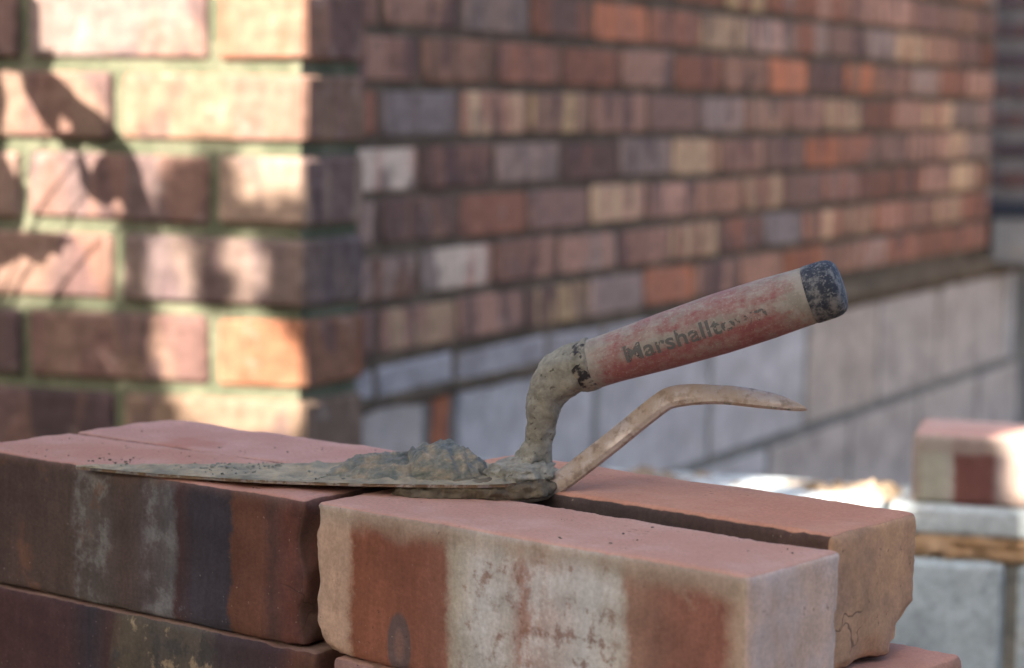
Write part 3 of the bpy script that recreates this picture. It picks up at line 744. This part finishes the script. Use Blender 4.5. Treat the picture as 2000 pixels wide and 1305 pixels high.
def mat_grip():
    k = N('dusty_red_grip'); oc = k.coord('Object'); x, y, z = k.sep(oc)     # x runs along the grip, 0 at the ferrule
    n1 = k.noise(k.vmul(oc, (.7, 1.5, 1.5)), 60.0, 8.0, .76); n2 = k.noise(oc, 330.0, 5.0, .7)
    d = k.math('ADD', n1, k.math('MULTIPLY', k.math('SUBTRACT', n2, .5), .55))
    d = k.math('ADD', d, k.step(x, .072, .102, 0.0, .22))               # end near the cap is thick with dust
    d = k.math('ADD', d, k.step(x, .0, .016, .24, 0.0))                 # and so is the ferrule end
    d = k.math('ADD', d, k.step(z, .002, .012, 0.0, .13))               # dust settles on top
    band = k.math('MULTIPLY', k.step(k.math('ABSOLUTE', k.math('ADD', z, -.0005)), .002, .0045, .17, 0.0), k.step(x, .012, .02))
    d = k.math('ADD', d, band)
    f = k.step(d, .42, .80, .18, 1.0)
    red = k.mix(k.step(n2, .35, .65), (.23, .055, .06), (.29, .09, .092))
    dust = k.mix(k.step(k.noise(oc, 200.0, 4.0), .4, .6), (.25, .235, .20), (.31, .29, .25))
    c = k.mix(f, red, dust)
    sp = k.step(k.noise(oc, 900.0, 2.0), .60, .68); c = k.mix(k.math('MULTIPLY', sp, .35), c, (.42, .37, .33))
    hg = k.math('ADD', k.noise(oc, 800.0, 3.0), k.math('MULTIPLY', f, .6))
    return k.done(c, k.bump(hg, .35, .0004), k.step(f, 0, 1, .5, .9))
def mat_cap():
    k = N('scuffed_navy_rubber'); oc = k.coord('Object')
    n1 = k.noise(oc, 170.0, 6.0, .7); n2 = k.noise(oc, 700.0, 3.0, .6)
    f = k.math('MAXIMUM', k.step(n1, .46, .66), k.math('MULTIPLY', k.step(n2, .54, .64), .8))
    c = k.mix(k.math('MULTIPLY', f, .8), (.028, .036, .052), (.24, .24, .23))
    return k.done(c, k.bump(n2, .4, .0004), .7)
def mat_print():
    k = N('worn_black_print'); oc = k.coord('Object'); x, y, z = k.sep(oc)
    n = k.math('ADD', k.noise(oc, 520.0, 4.0, .65), k.step(x, .050, .078, 0.0, .12))
    f = k.step(n, .53, .63)
    tr = k.n('ShaderNodeBsdfTransparent'); mx = k.n('ShaderNodeMixShader')
    k.set(mx.inputs[0], f); k.t.links.new(k.b.outputs[0], mx.inputs[1]); k.t.links.new(tr.outputs[0], mx.inputs[2])
    k.t.links.new(mx.outputs[0], k.out.inputs[0])
    return k.done((.12, .125, .12), None, .85)

TIP = at(148, 910.5, 1.0026); HEEL = at(1010, 926, 0.958)
def build_trowel():
    root = empty('trowel', HEEL)
    tag(root, 'pointing trowel with dusty red grip and navy end cap, resting on the brick stack', 'trowel')
    def child(name, bm, mat, smooth=True):
        me = from_bm(bm, name)
        for v in me.vertices: v.co -= HEEL
        return link(name, me, mat, root, smooth=smooth)
    ax = (HEEL - TIP).normalized(); side = Vector((-ax.y, ax.x, 0)).normalized()     # away from the camera
    nrm = ax.cross(side).normalized(); nrm = nrm if nrm.z > 0 else -nrm
    near = [(148, 911.5), (225, 919), (300, 925.5), (400, 932), (480, 937), (560, 940.5), (640, 943), (720, 945), (800, 946.5), (880, 947.5), (940, 947.5), (985, 946), (1020, 942), (1045, 936)]
    far = [(148, 909.5), (225, 908.5), (300, 907.5), (400, 906.5), (480, 905.5), (560, 905), (640, 904), (720, 903), (800, 903), (880, 904), (940, 906), (985, 909), (1020, 914), (1045, 920)]
    NP = [at_plane(x, y, TIP, nrm) for x, y in near]; FP = [at_plane(x, y, TIP, nrm) for x, y in far]
    bm = bmesh.new(); M = 10; th = .0012; top, bot = [], []
    def dense(Q):
        o = []
        for i in range(len(Q) - 1):
            for k in range(6): o.append(Q[i].lerp(Q[i + 1], k / 6))
        o.append(Q[-1]); return o
    ND, FD = dense(NP), dense(FP)
    for a, b in zip(ND, FD):
        top.append([bm.verts.new(a.lerp(b, j / M)) for j in range(M + 1)])
        bot.append([bm.verts.new(a.lerp(b, j / M) - nrm * th) for j in range(M + 1)])
    for i in range(len(top) - 1):
        for j in range(M):
            bm.faces.new((top[i][j], top[i + 1][j], top[i + 1][j + 1], top[i][j + 1]))
            bm.faces.new((bot[i][j], bot[i][j + 1], bot[i + 1][j + 1], bot[i + 1][j]))
        bm.faces.new((top[i][0], bot[i][0], bot[i + 1][0], top[i + 1][0]))
        bm.faces.new((top[i][M], top[i + 1][M], bot[i + 1][M], bot[i][M]))
    for j in range(M):
        bm.faces.new((top[0][j], top[0][j + 1], bot[0][j + 1], bot[0][j])); bm.faces.new((top[-1][j], bot[-1][j], bot[-1][j + 1], top[-1][j + 1]))
    bmesh.ops.recalc_face_normals(bm, faces=bm.faces)
    child('blade', bm, M_BLADE, False)
    # film of mortar smeared over the blade
    bm = bmesh.new(); MM = 26; g = []
    n = len(ND)
    for i in range(n * 2 - 1):
        t = i / 2; i0 = int(t); f = t - i0; i1 = min(i0 + 1, n - 1)
        a = ND[i0].lerp(ND[i1], f); b = FD[i0].lerp(FD[i1], f); row = []
        for j in range(MM + 1):
            p = a.lerp(b, -0.012 + 0.99 * j / MM)
            h = 0.0004 + 0.0006 * fbm(p * 150, 4) + 0.0006 * fbm(p * 500, 2)
            h += 0.0035 * max(0, fbm(Vector((p.x * 60, p.y * 60, 3)), 3) - 0.25)
            if i < 8: h *= i / 8
            e = min(1, j / 2.5) * min(1, (MM - j) / 2.0)
            row.append(bm.verts.new(p + nrm * (max(-0.0004, h) * e + 0.0002)))
        g.append(row)
    for i in range(len(g) - 1):
        for j in range(MM): bm.faces.new((g[i][j], g[i + 1][j], g[i + 1][j + 1], g[i][j + 1]))
    bmesh.ops.recalc_face_normals(bm, faces=bm.faces)
    child('mortar_film', bm, M_FILM)
    # shank, caked in mortar
    px = .957 / FPX
    path = [(1050, 935, .957), (1057, 905, .957), (1052, 870, .956), (1055, 832, .956), (1063, 795, .955), (1076, 760, .955), (1097, 733, .954), (1125, 719, .953), (1158, 711, .951)]
    rad = [30, 22, 26, 29, 33, 40, 46, 49, 50]
    bm = tube([at(*p) for p in path], [r * px for r in rad], 48, 0.0013, 4, bscale=150.0)
    child('shank', bm, M_CRUST)
    # socket of mortar where the shank meets the blade
    bm = bmesh.new(); bmesh.ops.create_icosphere(bm, subdivisions=5, radius=1.0)
    c = at(1022, 924, .953)
    for v in bm.verts:
        d = v.co.copy(); q = c + ax * d.x * .0155 + side * d.y * .016 + Vector((0, 0, 1)) * d.z * .0058
        q += (q - c).normalized() * (.0026 * fbm(q * 120, 4) + .0012 * fbm(q * 400, 3)); v.co = q
    child('mortar_collar', bm, M_CRUST)
    bm = bmesh.new(); bmesh.ops.create_icosphere(bm, subdivisions=4, radius=1.0)
    c = at(1030, 897, .955)
    for v in bm.verts:
        d = v.co.copy(); q = c + ax * d.x * .0062 + side * d.y * .006 + Vector((0, 0, 1)) * d.z * .0085 - ax * (.004 * (-d.z))
        q += (q - c).normalized() * (.0024 * fbm(q * 150, 4) + .001 * fbm(q * 420, 3)); v.co = q
    child('mortar_collar', bm, M_CRUST)
    # grip, cap and ferrule are built along their own axis
    A, E = at(1150, 713.5, .9515), at(1582, 576.5, .930)
    gx = (E - A).normalized(); L = (E - A).length
    gz = Vector((0, 0, 1)); gz = (gz - gx * gz.dot(gx)).normalized(); gy = gz.cross(gx)
    mw = Matrix(((gx.x, gy.x, gz.x), (gx.y, gy.y, gz.y), (gx.z, gy.z, gz.z))).to_4x4()
    def lathe(name, prof, mat, seg=64, par=root, wob=0.0):
        bm = bmesh.new(); rings = []
        for (x, r) in prof:
            ring = []
            for j in range(seg):
                a = 2 * math.pi * j / seg; p = Vector((x, r * math.cos(a), r * math.sin(a)))
                if wob: p += Vector((wob * noise.noise(p * 300), 0, 0)); p *= 1
                ring.append(bm.verts.new(p))
            rings.append(ring)
        for i in range(len(rings) - 1):
            for j in range(seg): bm.faces.new((rings[i][j], rings[i][(j + 1) % seg], rings[i + 1][(j + 1) % seg], rings[i + 1][j]))
        bm.faces.new(rings[0][::-1]); bm.faces.new(rings[-1])
        bmesh.ops.recalc_face_normals(bm, faces=bm.faces)
        o = link(name, from_bm(bm, name), mat, par, smooth=True)
        m4 = mw.copy(); m4.translation = A - HEEL; o.matrix_local = m4
        return o
    R = lambda p: p * .942 / FPX
    def rad_at(t):      # radius in photo pixels along the grip, 0..1
        ks = [(0, 50), (.05, 49.5), (.12, 50), (.35, 56), (.6, 60), (.8, 59.5), (.93, 57), (1, 56)]
        for (a, ra), (b, rb) in zip(ks, ks[1:]):
            if t <= b: return ra + (rb - ra) * (t - a) / (b - a)
        return 56
    lathe('grip', [(L * i / 60, R(rad_at(i / 60))) for i in range(61)], mat_grip())
    cap = [(L - .001, R(53)), (L, R(57)), (L + .001, R(57.5)), (L + .008, R(57)), (L + .0105, R(55)), (L + .0122, R(51)), (L + .0134, R(44)), (L + .0140, R(32)), (L + .0142, R(4))]
    lathe('end_cap', cap, mat_cap())
    k = N('black_ferrule'); oc = k.coord('Object')
    fm = k.mix(k.step(k.noise(oc, 160.0, 5.0, .7), .42, .56), (.025, .025, .028), (.27, .25, .20))
    lathe('ferrule', [(-.006, R(40)), (-.0055, R(47)), (-.002, R(51)), (.0, R(51.3)), (.0016, R(50.6)), (.0022, R(47))], k.done(fm, None, .7), wob=.001)
    # worn printed name wrapped on the side of the grip facing the camera
    cu = bpy.data.curves.new('lettering', 'FONT'); cu.body = 'Marshalltown'; cu.size = 1.0; cu.offset = 0.022; cu.space_character = 1.03; cu.resolution_u = 4
    to = bpy.data.objects.new('lettering', cu); COL.objects.link(to); bpy.context.view_layer.update()
    dg = bpy.context.evaluated_depsgraph_get(); me = bpy.data.meshes.new_from_object(to.evaluated_get(dg)); bpy.data.objects.remove(to)
    bm = bmesh.new(); bm.from_mesh(me); bmesh.ops.triangulate(bm, faces=bm.faces)
    bmesh.ops.subdivide_edges(bm, edges=[e for e in bm.edges if e.calc_length() > .25], cuts=2)
    xs = [v.co.x for v in bm.verts]; wdt = max(xs) - min(xs); x0 = min(xs)
    mid = A + gx * L * .45; view = (CAM - mid); view = (view - gx * view.dot(gx)).normalized()
    vy, vz = view.dot(gy), view.dot(gz); th0 = math.atan2(vz, vy)
    TA, TB, hh = .0185, .0810, .0100
    sgn = None
    for v in bm.verts:
        t = (v.co.x - x0) / wdt; x = TA + (TB - TA) * t
        r = R(rad_at(x / L)) + .00015
        dz = (v.co.y - 0.33) * hh - .0006
        th = th0 - dz / r * (1 if vy > 0 else -1) * 1.0
        th = th0 + (dz / r if vy > 0 else -dz / r)
        v.co = Vector((x, r * math.cos(th), r * math.sin(th)))
    o = link('lettering', from_bm(bm, 'lettering'), mat_print(), root)
    m4 = mw.copy(); m4.translation = A - HEEL; o.matrix_local = m4
    return ax, side, nrm
AX, SIDE, NRM = build_trowel()

def build_mortar_heap():
    """the dollop on the blade: two lobes, the right one folded over the left"""
    o0 = at_plane(800, 925, TIP, NRM)
    ux, uy, uz = AX, SIDE, NRM
    P2 = .965 / FPX
    bm = bmesh.new(); nx, ny = 190, 90; g = {}
    def hgt(u, v):     # u,v in photo-pixel units along and across
        q = Vector((u * .012, v * .012, 0)); wob = 14 * fbm(q * 1.6, 3)
        a = 1 - ((u - 66 + .25 * v + wob) / 92) ** 2 - ((v - 8) / 105) ** 2
        b = 1 - ((u + 45 + wob) / 118) ** 2 - ((v + 2) / 100) ** 2
        ha = 53 * max(0, a) ** .5 * (1 + .12 * math.exp(-((u - 62) / 30) ** 2)) if a > 0 else 0
        hb = 35 * max(0, b) ** .72 if b > 0 else 0
        rid = math.sin(.16 * u + .10 * v + 3.0 * noise.noise(q * 1.3)) if ha > hb else math.sin(.09 * u - .12 * v + 3 * noise.noise(q))
        h = max(ha, hb); m = min(1, h / 18)
        h += m * (8.0 * rid * (.5 + .5 * noise.noise(q * 2 + Vector((5, 5, 5)))) + 5 * fbm(q * 2.6, 4) + 3.5 * fbm(q * 9, 3))
        return h
    for i in range(nx + 1):
        for j in range(ny + 1):
            u = -172 + 344 * i / nx; v = -115 + 230 * j / ny
            h = hgt(u, v)
            g[i, j] = (bm.verts.new(o0 + ux * (u * P2) + uy * (v * P2 * .95) + uz * (max(h, -2) * P2 + .0004)), h)
    for i in range(nx):
        for j in range(ny):
            q = [g[i, j], g[i + 1, j], g[i + 1, j + 1], g[i, j + 1]]
            if max(h for _, h in q) > .5: bm.faces.new([v for v, _ in q])
    for v in [v for v in bm.verts if not v.link_faces]: bm.verts.remove(v)
    bmesh.ops.recalc_face_normals(bm, faces=bm.faces)
    me = from_bm(bm)
    for v in me.vertices: v.co -= o0
    o = link('mortar_heap', me, M_WET, None, o0, smooth=True)
    tag(o, 'ridged lump of wet grey-green mortar heaped on the trowel blade', 'mortar')
build_mortar_heap()

def build_jointer():
    pts = [(860, 966, .938), (1000, 962, .942), (1060, 954, .944), (1100, 935, .945), (1200, 858, .944), (1285, 790, .942), (1318, 774, .941), (1370, 769, .939), (1440, 772, .936), (1520, 785, .932), (1576, 800, .929)]
    root_loc = at(1090, 945, .945)
    root = empty('jointing_iron', root_loc)
    tag(root, 'curved steel jointing iron with pointed end, jutting up from under the trowel', 'jointing iron')
    P = [at(*p) for p in pts]; res = []
    for i in range(len(P) - 1):
        p0, p1, p2, p3 = P[max(i - 1, 0)], P[i], P[i + 1], P[min(i + 2, len(P) - 1)]
        for k in range(10):
            t = k / 10; res.append(.5 * ((2 * p1) + (p2 - p0) * t + (2 * p0 - 5 * p1 + 4 * p2 - p3) * t * t + (3 * p1 - p0 - 3 * p2 + p3) * t ** 3))
    res.append(P[-1]); n = len(res)
    bm = bmesh.new(); rings = []
    # section: shallow half-round channel, convex side up
    for i, p in enumerate(res):
        s = i / (n - 1)
        tan = (res[min(i + 1, n - 1)] - res[max(i - 1, 0)]).normalized()
        sd = Vector((.25, 1, 0)).normalized(); sd = (sd - tan * sd.dot(tan)).normalized()
        up = tan.cross(sd); up = up if up.z > 0 else -up
        tilt = 1.0 if s < .62 else 1.0 - .35 * min(1, (s - .62) / .12)
        sd, up = (sd * math.cos(tilt) + up * math.sin(tilt)), (up * math.cos(tilt) - sd * math.sin(tilt))
        tipf = 1.0
        if s > .80: tipf = max(.03, 1 - ((s - .80) / .20) ** 2.0)
        hw = .0047 * tipf; ht = .0015 * (.35 + .65 * tipf); cr = .0004 * tipf
        wn = .00012 * noise.noise(p * 260)
        q = [(-1, -ht), (-1, ht * .2), (-.70, ht), (-.45, ht + cr * .75), (0, ht + cr), (.45, ht + cr * .75), (.80, ht), (1, ht * .4), (1, -ht), (0, -ht + cr * .8)]
        rings.append([bm.verts.new(p + sd * (hw * a + wn) + up * b - root_loc) for a, b in q])
    for i in range(n - 1):
        for j in range(10):
            f = bm.faces.new((rings[i][j], rings[i][(j + 1) % 10], rings[i + 1][(j + 1) % 10], rings[i + 1][j]))
            f.smooth = 2 <= j <= 5; f.material_index = 1 if j in (0, 1, 6, 7) else 0
    bm.faces.new(rings[0]); bm.faces.new(rings[-1][::-1])
    bmesh.ops.recalc_face_normals(bm, faces=bm.faces)
    o = link('bar', from_bm(bm), M_IRON, root); o.data.materials.append(M_EDGE)
    # crumbs of mortar stuck below the free end
    bm = bmesh.new(); r = random.Random(4)
    for i in range(46):
        s = r.uniform(.66, .95); p = res[int(s * (n - 1))] + Vector((0, -.003, -.0026)) * (1 - max(0, (s - .84) / .16) ** 2)
        if r.random() < .35: p = res[int(r.uniform(.77, .82) * (n - 1))] + Vector((0, -.003, -.0032))
        mt = Matrix.Translation(p - root_loc) @ Matrix.Diagonal((r.uniform(.6, 1.4), 1, r.uniform(.5, 1), 1))
        bmesh.ops.create_icosphere(bm, subdivisions=1, radius=r.uniform(.0003, .0009), matrix=mt)
    link('mortar_crumbs', from_bm(bm), M_CRUST, root)['kind'] = 'stuff'
    # mortar caking the buried end, on which the blade rests
    bm = bmesh.new(); bmesh.ops.create_icosphere(bm, subdivisions=6, radius=1.0)
    a, b = at(770, 962, .945), at(1085, 955, .942); c = (a + b) / 2; dx = (b - a) / 2
    for v in bm.verts:
        d = v.co.copy(); sq = lambda t, e: math.copysign(abs(t) ** e, t)
        dd = Vector((sq(d.x, .8), sq(d.y, .6), sq(d.z, .6)))
        q = c + dx * dd.x + Vector((.226, .974, 0)) * dd.y * .0125 + Vector((0, 0, 1)) * dd.z * .0047
        nn = Vector((d.x * .3, d.y, d.z)).normalized()
        q += nn * (.0018 * fbm(q * 130, 4) + .0008 * fbm(q * 400, 2))
        q.z = max(q.z, TOPZ + .0004)
        v.co = q - root_loc
    link('mortar_cake', from_bm(bm), M_CAKE, root, smooth=True)
build_jointer()

def build_crumbs():
    """specks and grains of mortar and brick dust lying on the stack"""
    r = random.Random(21); bm = bmesh.new()
    def lump(p, rad, flat=.6):
        mt = Matrix.Translation(p) @ Matrix.Rotation(r.uniform(0, 6), 4, 'Z') @ Matrix.Diagonal((r.uniform(.7, 1.6), r.uniform(.7, 1.2), flat, 1))
        s = bmesh.ops.create_icosphere(bm, subdivisions=1, radius=rad, matrix=mt)
        for v in s['verts']: v.co += Vector((r.uniform(-1, 1), r.uniform(-1, 1), r.uniform(-1, 1))) * rad * .25
    Zt = TOPZ
    up = Vector((0, 0, 1)); P0 = Vector((0, 0, Zt))
    for (o0, dl, dh, t0, t1, w0, w1, n, s) in ((B, dlR, dhR, .02, .16, .083, .138, 60, .00045), (B, dlR, dhR, .005, .12, .006, .056, 22, .00033),
                                              (L2, dlL, dhL, .02, .20, .004, .060, 70, .00038), (L2, dlL, dhL, .02, .19, .072, .125, 60, .00036), (L2, dlL, dhL, .10, .15, .01, .03, 30, .0005), (B, dlR, dhR, .15, .2, .09, .14, 30, .0007)):
        for _ in range(n):
            p = o0 + dl * r.uniform(t0, t1) + dh * r.uniform(w0, w1); p.z = Zt + .0002; lump(p, s * (.35 + 1.6 * r.random() ** 3), .45)
            if r.random() < .3:
                for _k in range(r.randrange(2, 6)): lump(p + Vector((r.gauss(0, .0016), r.gauss(0, .0016), 0)), s * r.uniform(.25, .7), .45)
    o = link('mortar_crumbs', from_bm(bm), M_CAKE); tag(o, 'fine crumbs of dry mortar and brick grit scattered on the stack', 'crumbs', kind='stuff')
    # wetter blobs on the blade
    bm = bmesh.new()
    for (x0, y0, x1, y1, n, s) in ((390, 908, 560, 918, 40, .0011), (400, 912, 520, 930, 30, .0008), (600, 925, 690, 940, 20, .0012), (940, 915, 1010, 935, 25, .0010), (930, 900, 960, 915, 8, .0012), (230, 909, 380, 920, 16, .0006)):
        for _ in range(n):
            p = at_plane(r.uniform(x0, x1), r.uniform(y0, y1), TIP, NRM) + NRM * .0008; lump(p, s * r.uniform(.25, 1.0), .7)
    o = link('mortar_specks', from_bm(bm), M_CRUST, smooth=True); tag(o, 'small wet mortar blobs scattered over the trowel blade', 'mortar', kind='stuff')
build_crumbs()

# ------------------------------------------------------------------ plants that cast the dappled shade (outside the frame, towards the sun)
def mat_leaf(name, a, b):
    k = N(name); oi = k.n('ShaderNodeNewGeometry').outputs['Random Per Island']
    c = k.mix(oi, a, b); return k.done(c, None, .55)
M_LEAF = mat_leaf('leaf_green', (.045, .085, .02), (.09, .13, .035))
M_BARK = mat_plain('bark', (.11, .08, .055), 20.0, .6, 1.2, 60.0, .9, .01)
def build_shoot():
    shapes = [
     [(45, 138), (75, 125), (125, 165), (155, 200), (195, 227), (165, 262), (142, 262), (135, 240), (118, 225), (112, 230), (118, 262), (105, 262), (85, 235), (80, 200), (56, 183)],
     [(195, 227), (218, 252), (240, 283), (235, 300), (200, 292), (190, 280), (160, 275), (150, 290), (125, 285), (110, 262), (142, 258), (165, 255)],
     [(148, 285), (162, 300), (178, 335), (197, 342), (207, 325), (198, 296), (240, 283), (258, 312), (272, 350), (225, 372), (205, 398), (180, 383), (160, 355), (157, 325)],
     [(262, 325), (275, 355), (290, 400), (303, 448), (266, 450), (252, 415), (237, 392), (225, 368)],
     [(-60, 455), (0, 452), (30, 456), (60, 446), (100, 455), (137, 470), (118, 480), (112, 500), (95, 495), (80, 517), (70, 497), (45, 500), (20, 516), (-20, 525), (-60, 510)],
     [(-80, -60), (0, -80), (45, -5), (72, 15), (40, 35), (30, 52), (52, 72), (60, 92), (98, 92), (62, 108), (72, 140), (30, 135), (0, 128), (-40, 140), (-80, 60)],
     [(-60, 270), (0, 285), (25, 345), (42, 362), (25, 368), (5, 385), (30, 440), (-5, 450), (-60, 400)],
     [(-40, 130), (0, 140), (12, 200), (0, 280), (-50, 270)],
    ]
    root_p = Vector((-1.05, 1.95, 0)); root = empty('leafy_shoot', root_p)
    tag(root, 'tall leafy shoot growing beside the pier, outside the picture to the left', 'plant')
    tips = []
    for n, s in enumerate(shapes):
        mx, my = sum(p[0] for p in s) / len(s), sum(p[1] for p in s) / len(s)
        pts = [at_plane(mx + (x - mx) * 1.14, my + (y - my) * 1.10, PIER_C, PIER_N) for x, y in s]
        bm = bmesh.new(); f = bm.faces.new([bm.verts.new(p) for p in pts])
        bmesh.ops.triangulate(bm, faces=[f]); bmesh.ops.subdivide_edges(bm, edges=bm.edges[:], cuts=2, use_grid_fill=True)
        c = sum(pts, Vector()) / len(pts)
        base = .37 + .02 * math.sin(n * 2.1)
        for v in bm.verts:
            d = v.co - c; v.co += SDIR * (base + .35 * d.x + .2 * d.z + 2.5 * (d.x + d.z) ** 2) - root_p
        lf = from_bm(bm); link('leaf', lf, M_LEAF, root, smooth=True)
        tips.append(c + SDIR * base - root_p)
    bm = bmesh.new()
    top = Vector((-.10, .15, 1.35))
    tube([Vector((0, 0, 0)), Vector((-.03, .05, .5)), Vector((-.05, .1, 1.0)), top], [.009, .008, .006, .004], 8, bm=bm)
    for t in tips:
        j = Vector((-.05, .1, max(.4, t.z - .15)))
        tube([j, (j + t) / 2 + Vector((0, 0, .02)), t + SDIR * .004], [.003, .002, .0012], 6, bm=bm)
    link('stem', from_bm(bm), M_BARK, root, smooth=True)
build_shoot()

# sunflecks: gaps cut in the crown where sun should land -> (target point, radius)
def flecks():
    out = []
    k = 2.45 / FPX
    for x, y, r in ((-60, -150, 330), (200, -120, 320), (480, -100, 300), (40, 60, 210), (250, 60, 200), (470, 60, 190), (570, 120, 140), (60, 280, 180), (180, 230, 150), (490, 180, 95), (300, 200, 70), (235, 300, 62), (565, 325, 52), (500, 345, 44), (80, 400, 95), (40, 520, 70), (160, 500, 80),
                    (335, 500, 42), (340, 550, 32), (478, 512, 44), (345, 660, 58), (350, 715, 50), (470, 680, 66), (540, 715, 66), (215, 708, 28), (540, 800, 60), (400, 800, 50), (480, 815, 55), (185, 575, 30)):
        out.append((at_plane(x, y, PIER_C, PIER_N), r * k))
    nl = Vector((-math.sin(CA), -math.cos(CA), 0)); k = 2.0 / FPX
    up = Vector((0, 0, 1)); zt = Vector((0, 0, CAMH - .357))
    for x, y, r in ((1500, 943, 42), (1470, 945, 30), (1530, 945, 30), (1620, 950, 42), (1670, 952, 42), (1720, 955, 36), (1755, 925, 20), (1560, 918, 18), (1650, 915, 18), (1480, 915, 16), (1310, 905, 24)):
        out.append((at_plane(x, y, zt, up), r * k))
    for x, y, r in ((1495, 966, 40), (1630, 970, 38), (1680, 972, 42), (1730, 974, 36), (2075, 850, 120), (2085, 920, 105), (2120, 990, 110), (2020, 850, 40)):
        out.append((at_plane(x, y, LOW_Q, nl), r * k))
    return out
def build_tree():
    F = flecks(); r = random.Random(13)
    root_p = Vector((-2.35, -0.95, 0)); root = empty('tree', root_p)
    tag(root, 'leafy garden tree behind the camera to the left, unseen, its crown shaped to shade the brick stack', 'tree')
    verts, faces = [], []
    def blocked(p, size):
        for c, rad in F:
            d = p - c; t = d.dot(SDIR)
            if t < 0: continue
            if (d - SDIR * t).length < rad + size * .22: return True
        return False
    def leaf(p, size):
        if blocked(p, size) or p.z < 1.0: return
        n = (SDIR + Vector((r.gauss(0, .7), r.gauss(0, .7), r.gauss(0, .7)))).normalized()
        a = n.orthogonal().normalized(); a = (Matrix.Rotation(r.uniform(0, 6.28), 3, n) @ a); b = n.cross(a)
        i = len(verts); L = size * r.uniform(.8, 1.2); W = L * .62; q = p - root_p
        verts.extend([tuple(q - a * L / 2), tuple(q - b * W / 2 + n * L * .06), tuple(q + a * L / 2 - n * L * .08), tuple(q + b * W / 2 + n * L * .06)])
        faces.append((i, i + 1, i + 2, i + 3))
    # leaves set towards the sun to shade the stack, the low wall and the foot of the pier
    for _ in range(5200):
        q = Vector((r.uniform(-.40, .32), r.uniform(.72, 1.2), r.uniform(.45, .92)))
        leaf(q + SDIR * r.uniform(2.7, 3.9), r.uniform(.06, .09))
    m4 = Matrix.Rotation(-CA, 3, 'Z')
    for _ in range(4600):
        q = LOW_Q + m4 @ Vector((r.uniform(-1.1, .75), r.uniform(-.05, .25), 0)) + Vector((0, 0, r.uniform(.2, .68)))
        leaf(q + SDIR * r.uniform(2.3, 3.4), r.uniform(.045, .075))
    for _ in range(8000):
        q = PIER_C + Matrix.Rotation(-CA, 3, 'Z') @ Vector((r.uniform(-.75, .15), 0, 0)) + Vector((0, 0, r.uniform(.25, .90)))
        leaf(q + SDIR * r.uniform(2.0, 3.0), r.uniform(.04, .065))
    cc = Vector((-2.0, -.75, 3.0))
    for _ in range(5000):
        d = Vector((r.gauss(0, 1), r.gauss(0, 1), r.gauss(0, 1))).normalized() * (r.random() ** .4)
        leaf(cc + Vector((d.x * 1.5, d.y * 1.5, d.z * 1.1)), r.uniform(.06, .1))
    me = bpy.data.meshes.new('crown'); me.from_pydata(verts, [], faces); me.update()
    link('crown', me, M_LEAF, root)
    bm = tube([Vector((0, 0, 0)), Vector((.05, .02, 1.0)), Vector((.1, .08, 2.0)), Vector((.3, .2, 3.2))], [.11, .085, .07, .03], 14)
    link('trunk', from_bm(bm), M_BARK, root, smooth=True)
    for e in (Vector((.9, .6, 3.0)), Vector((.2, 1.2, 2.6)), Vector((-.6, -.3, 3.2)), Vector((.6, -.4, 3.3))):
        bm = tube([Vector((.1, .07, 1.7)), Vector((.1, .07, 1.7)).lerp(e, .5) + Vector((0, 0, .12)), e], [.045, .03, .012], 8)
        link('limb', from_bm(bm), M_BARK, root, smooth=True)
build_tree()
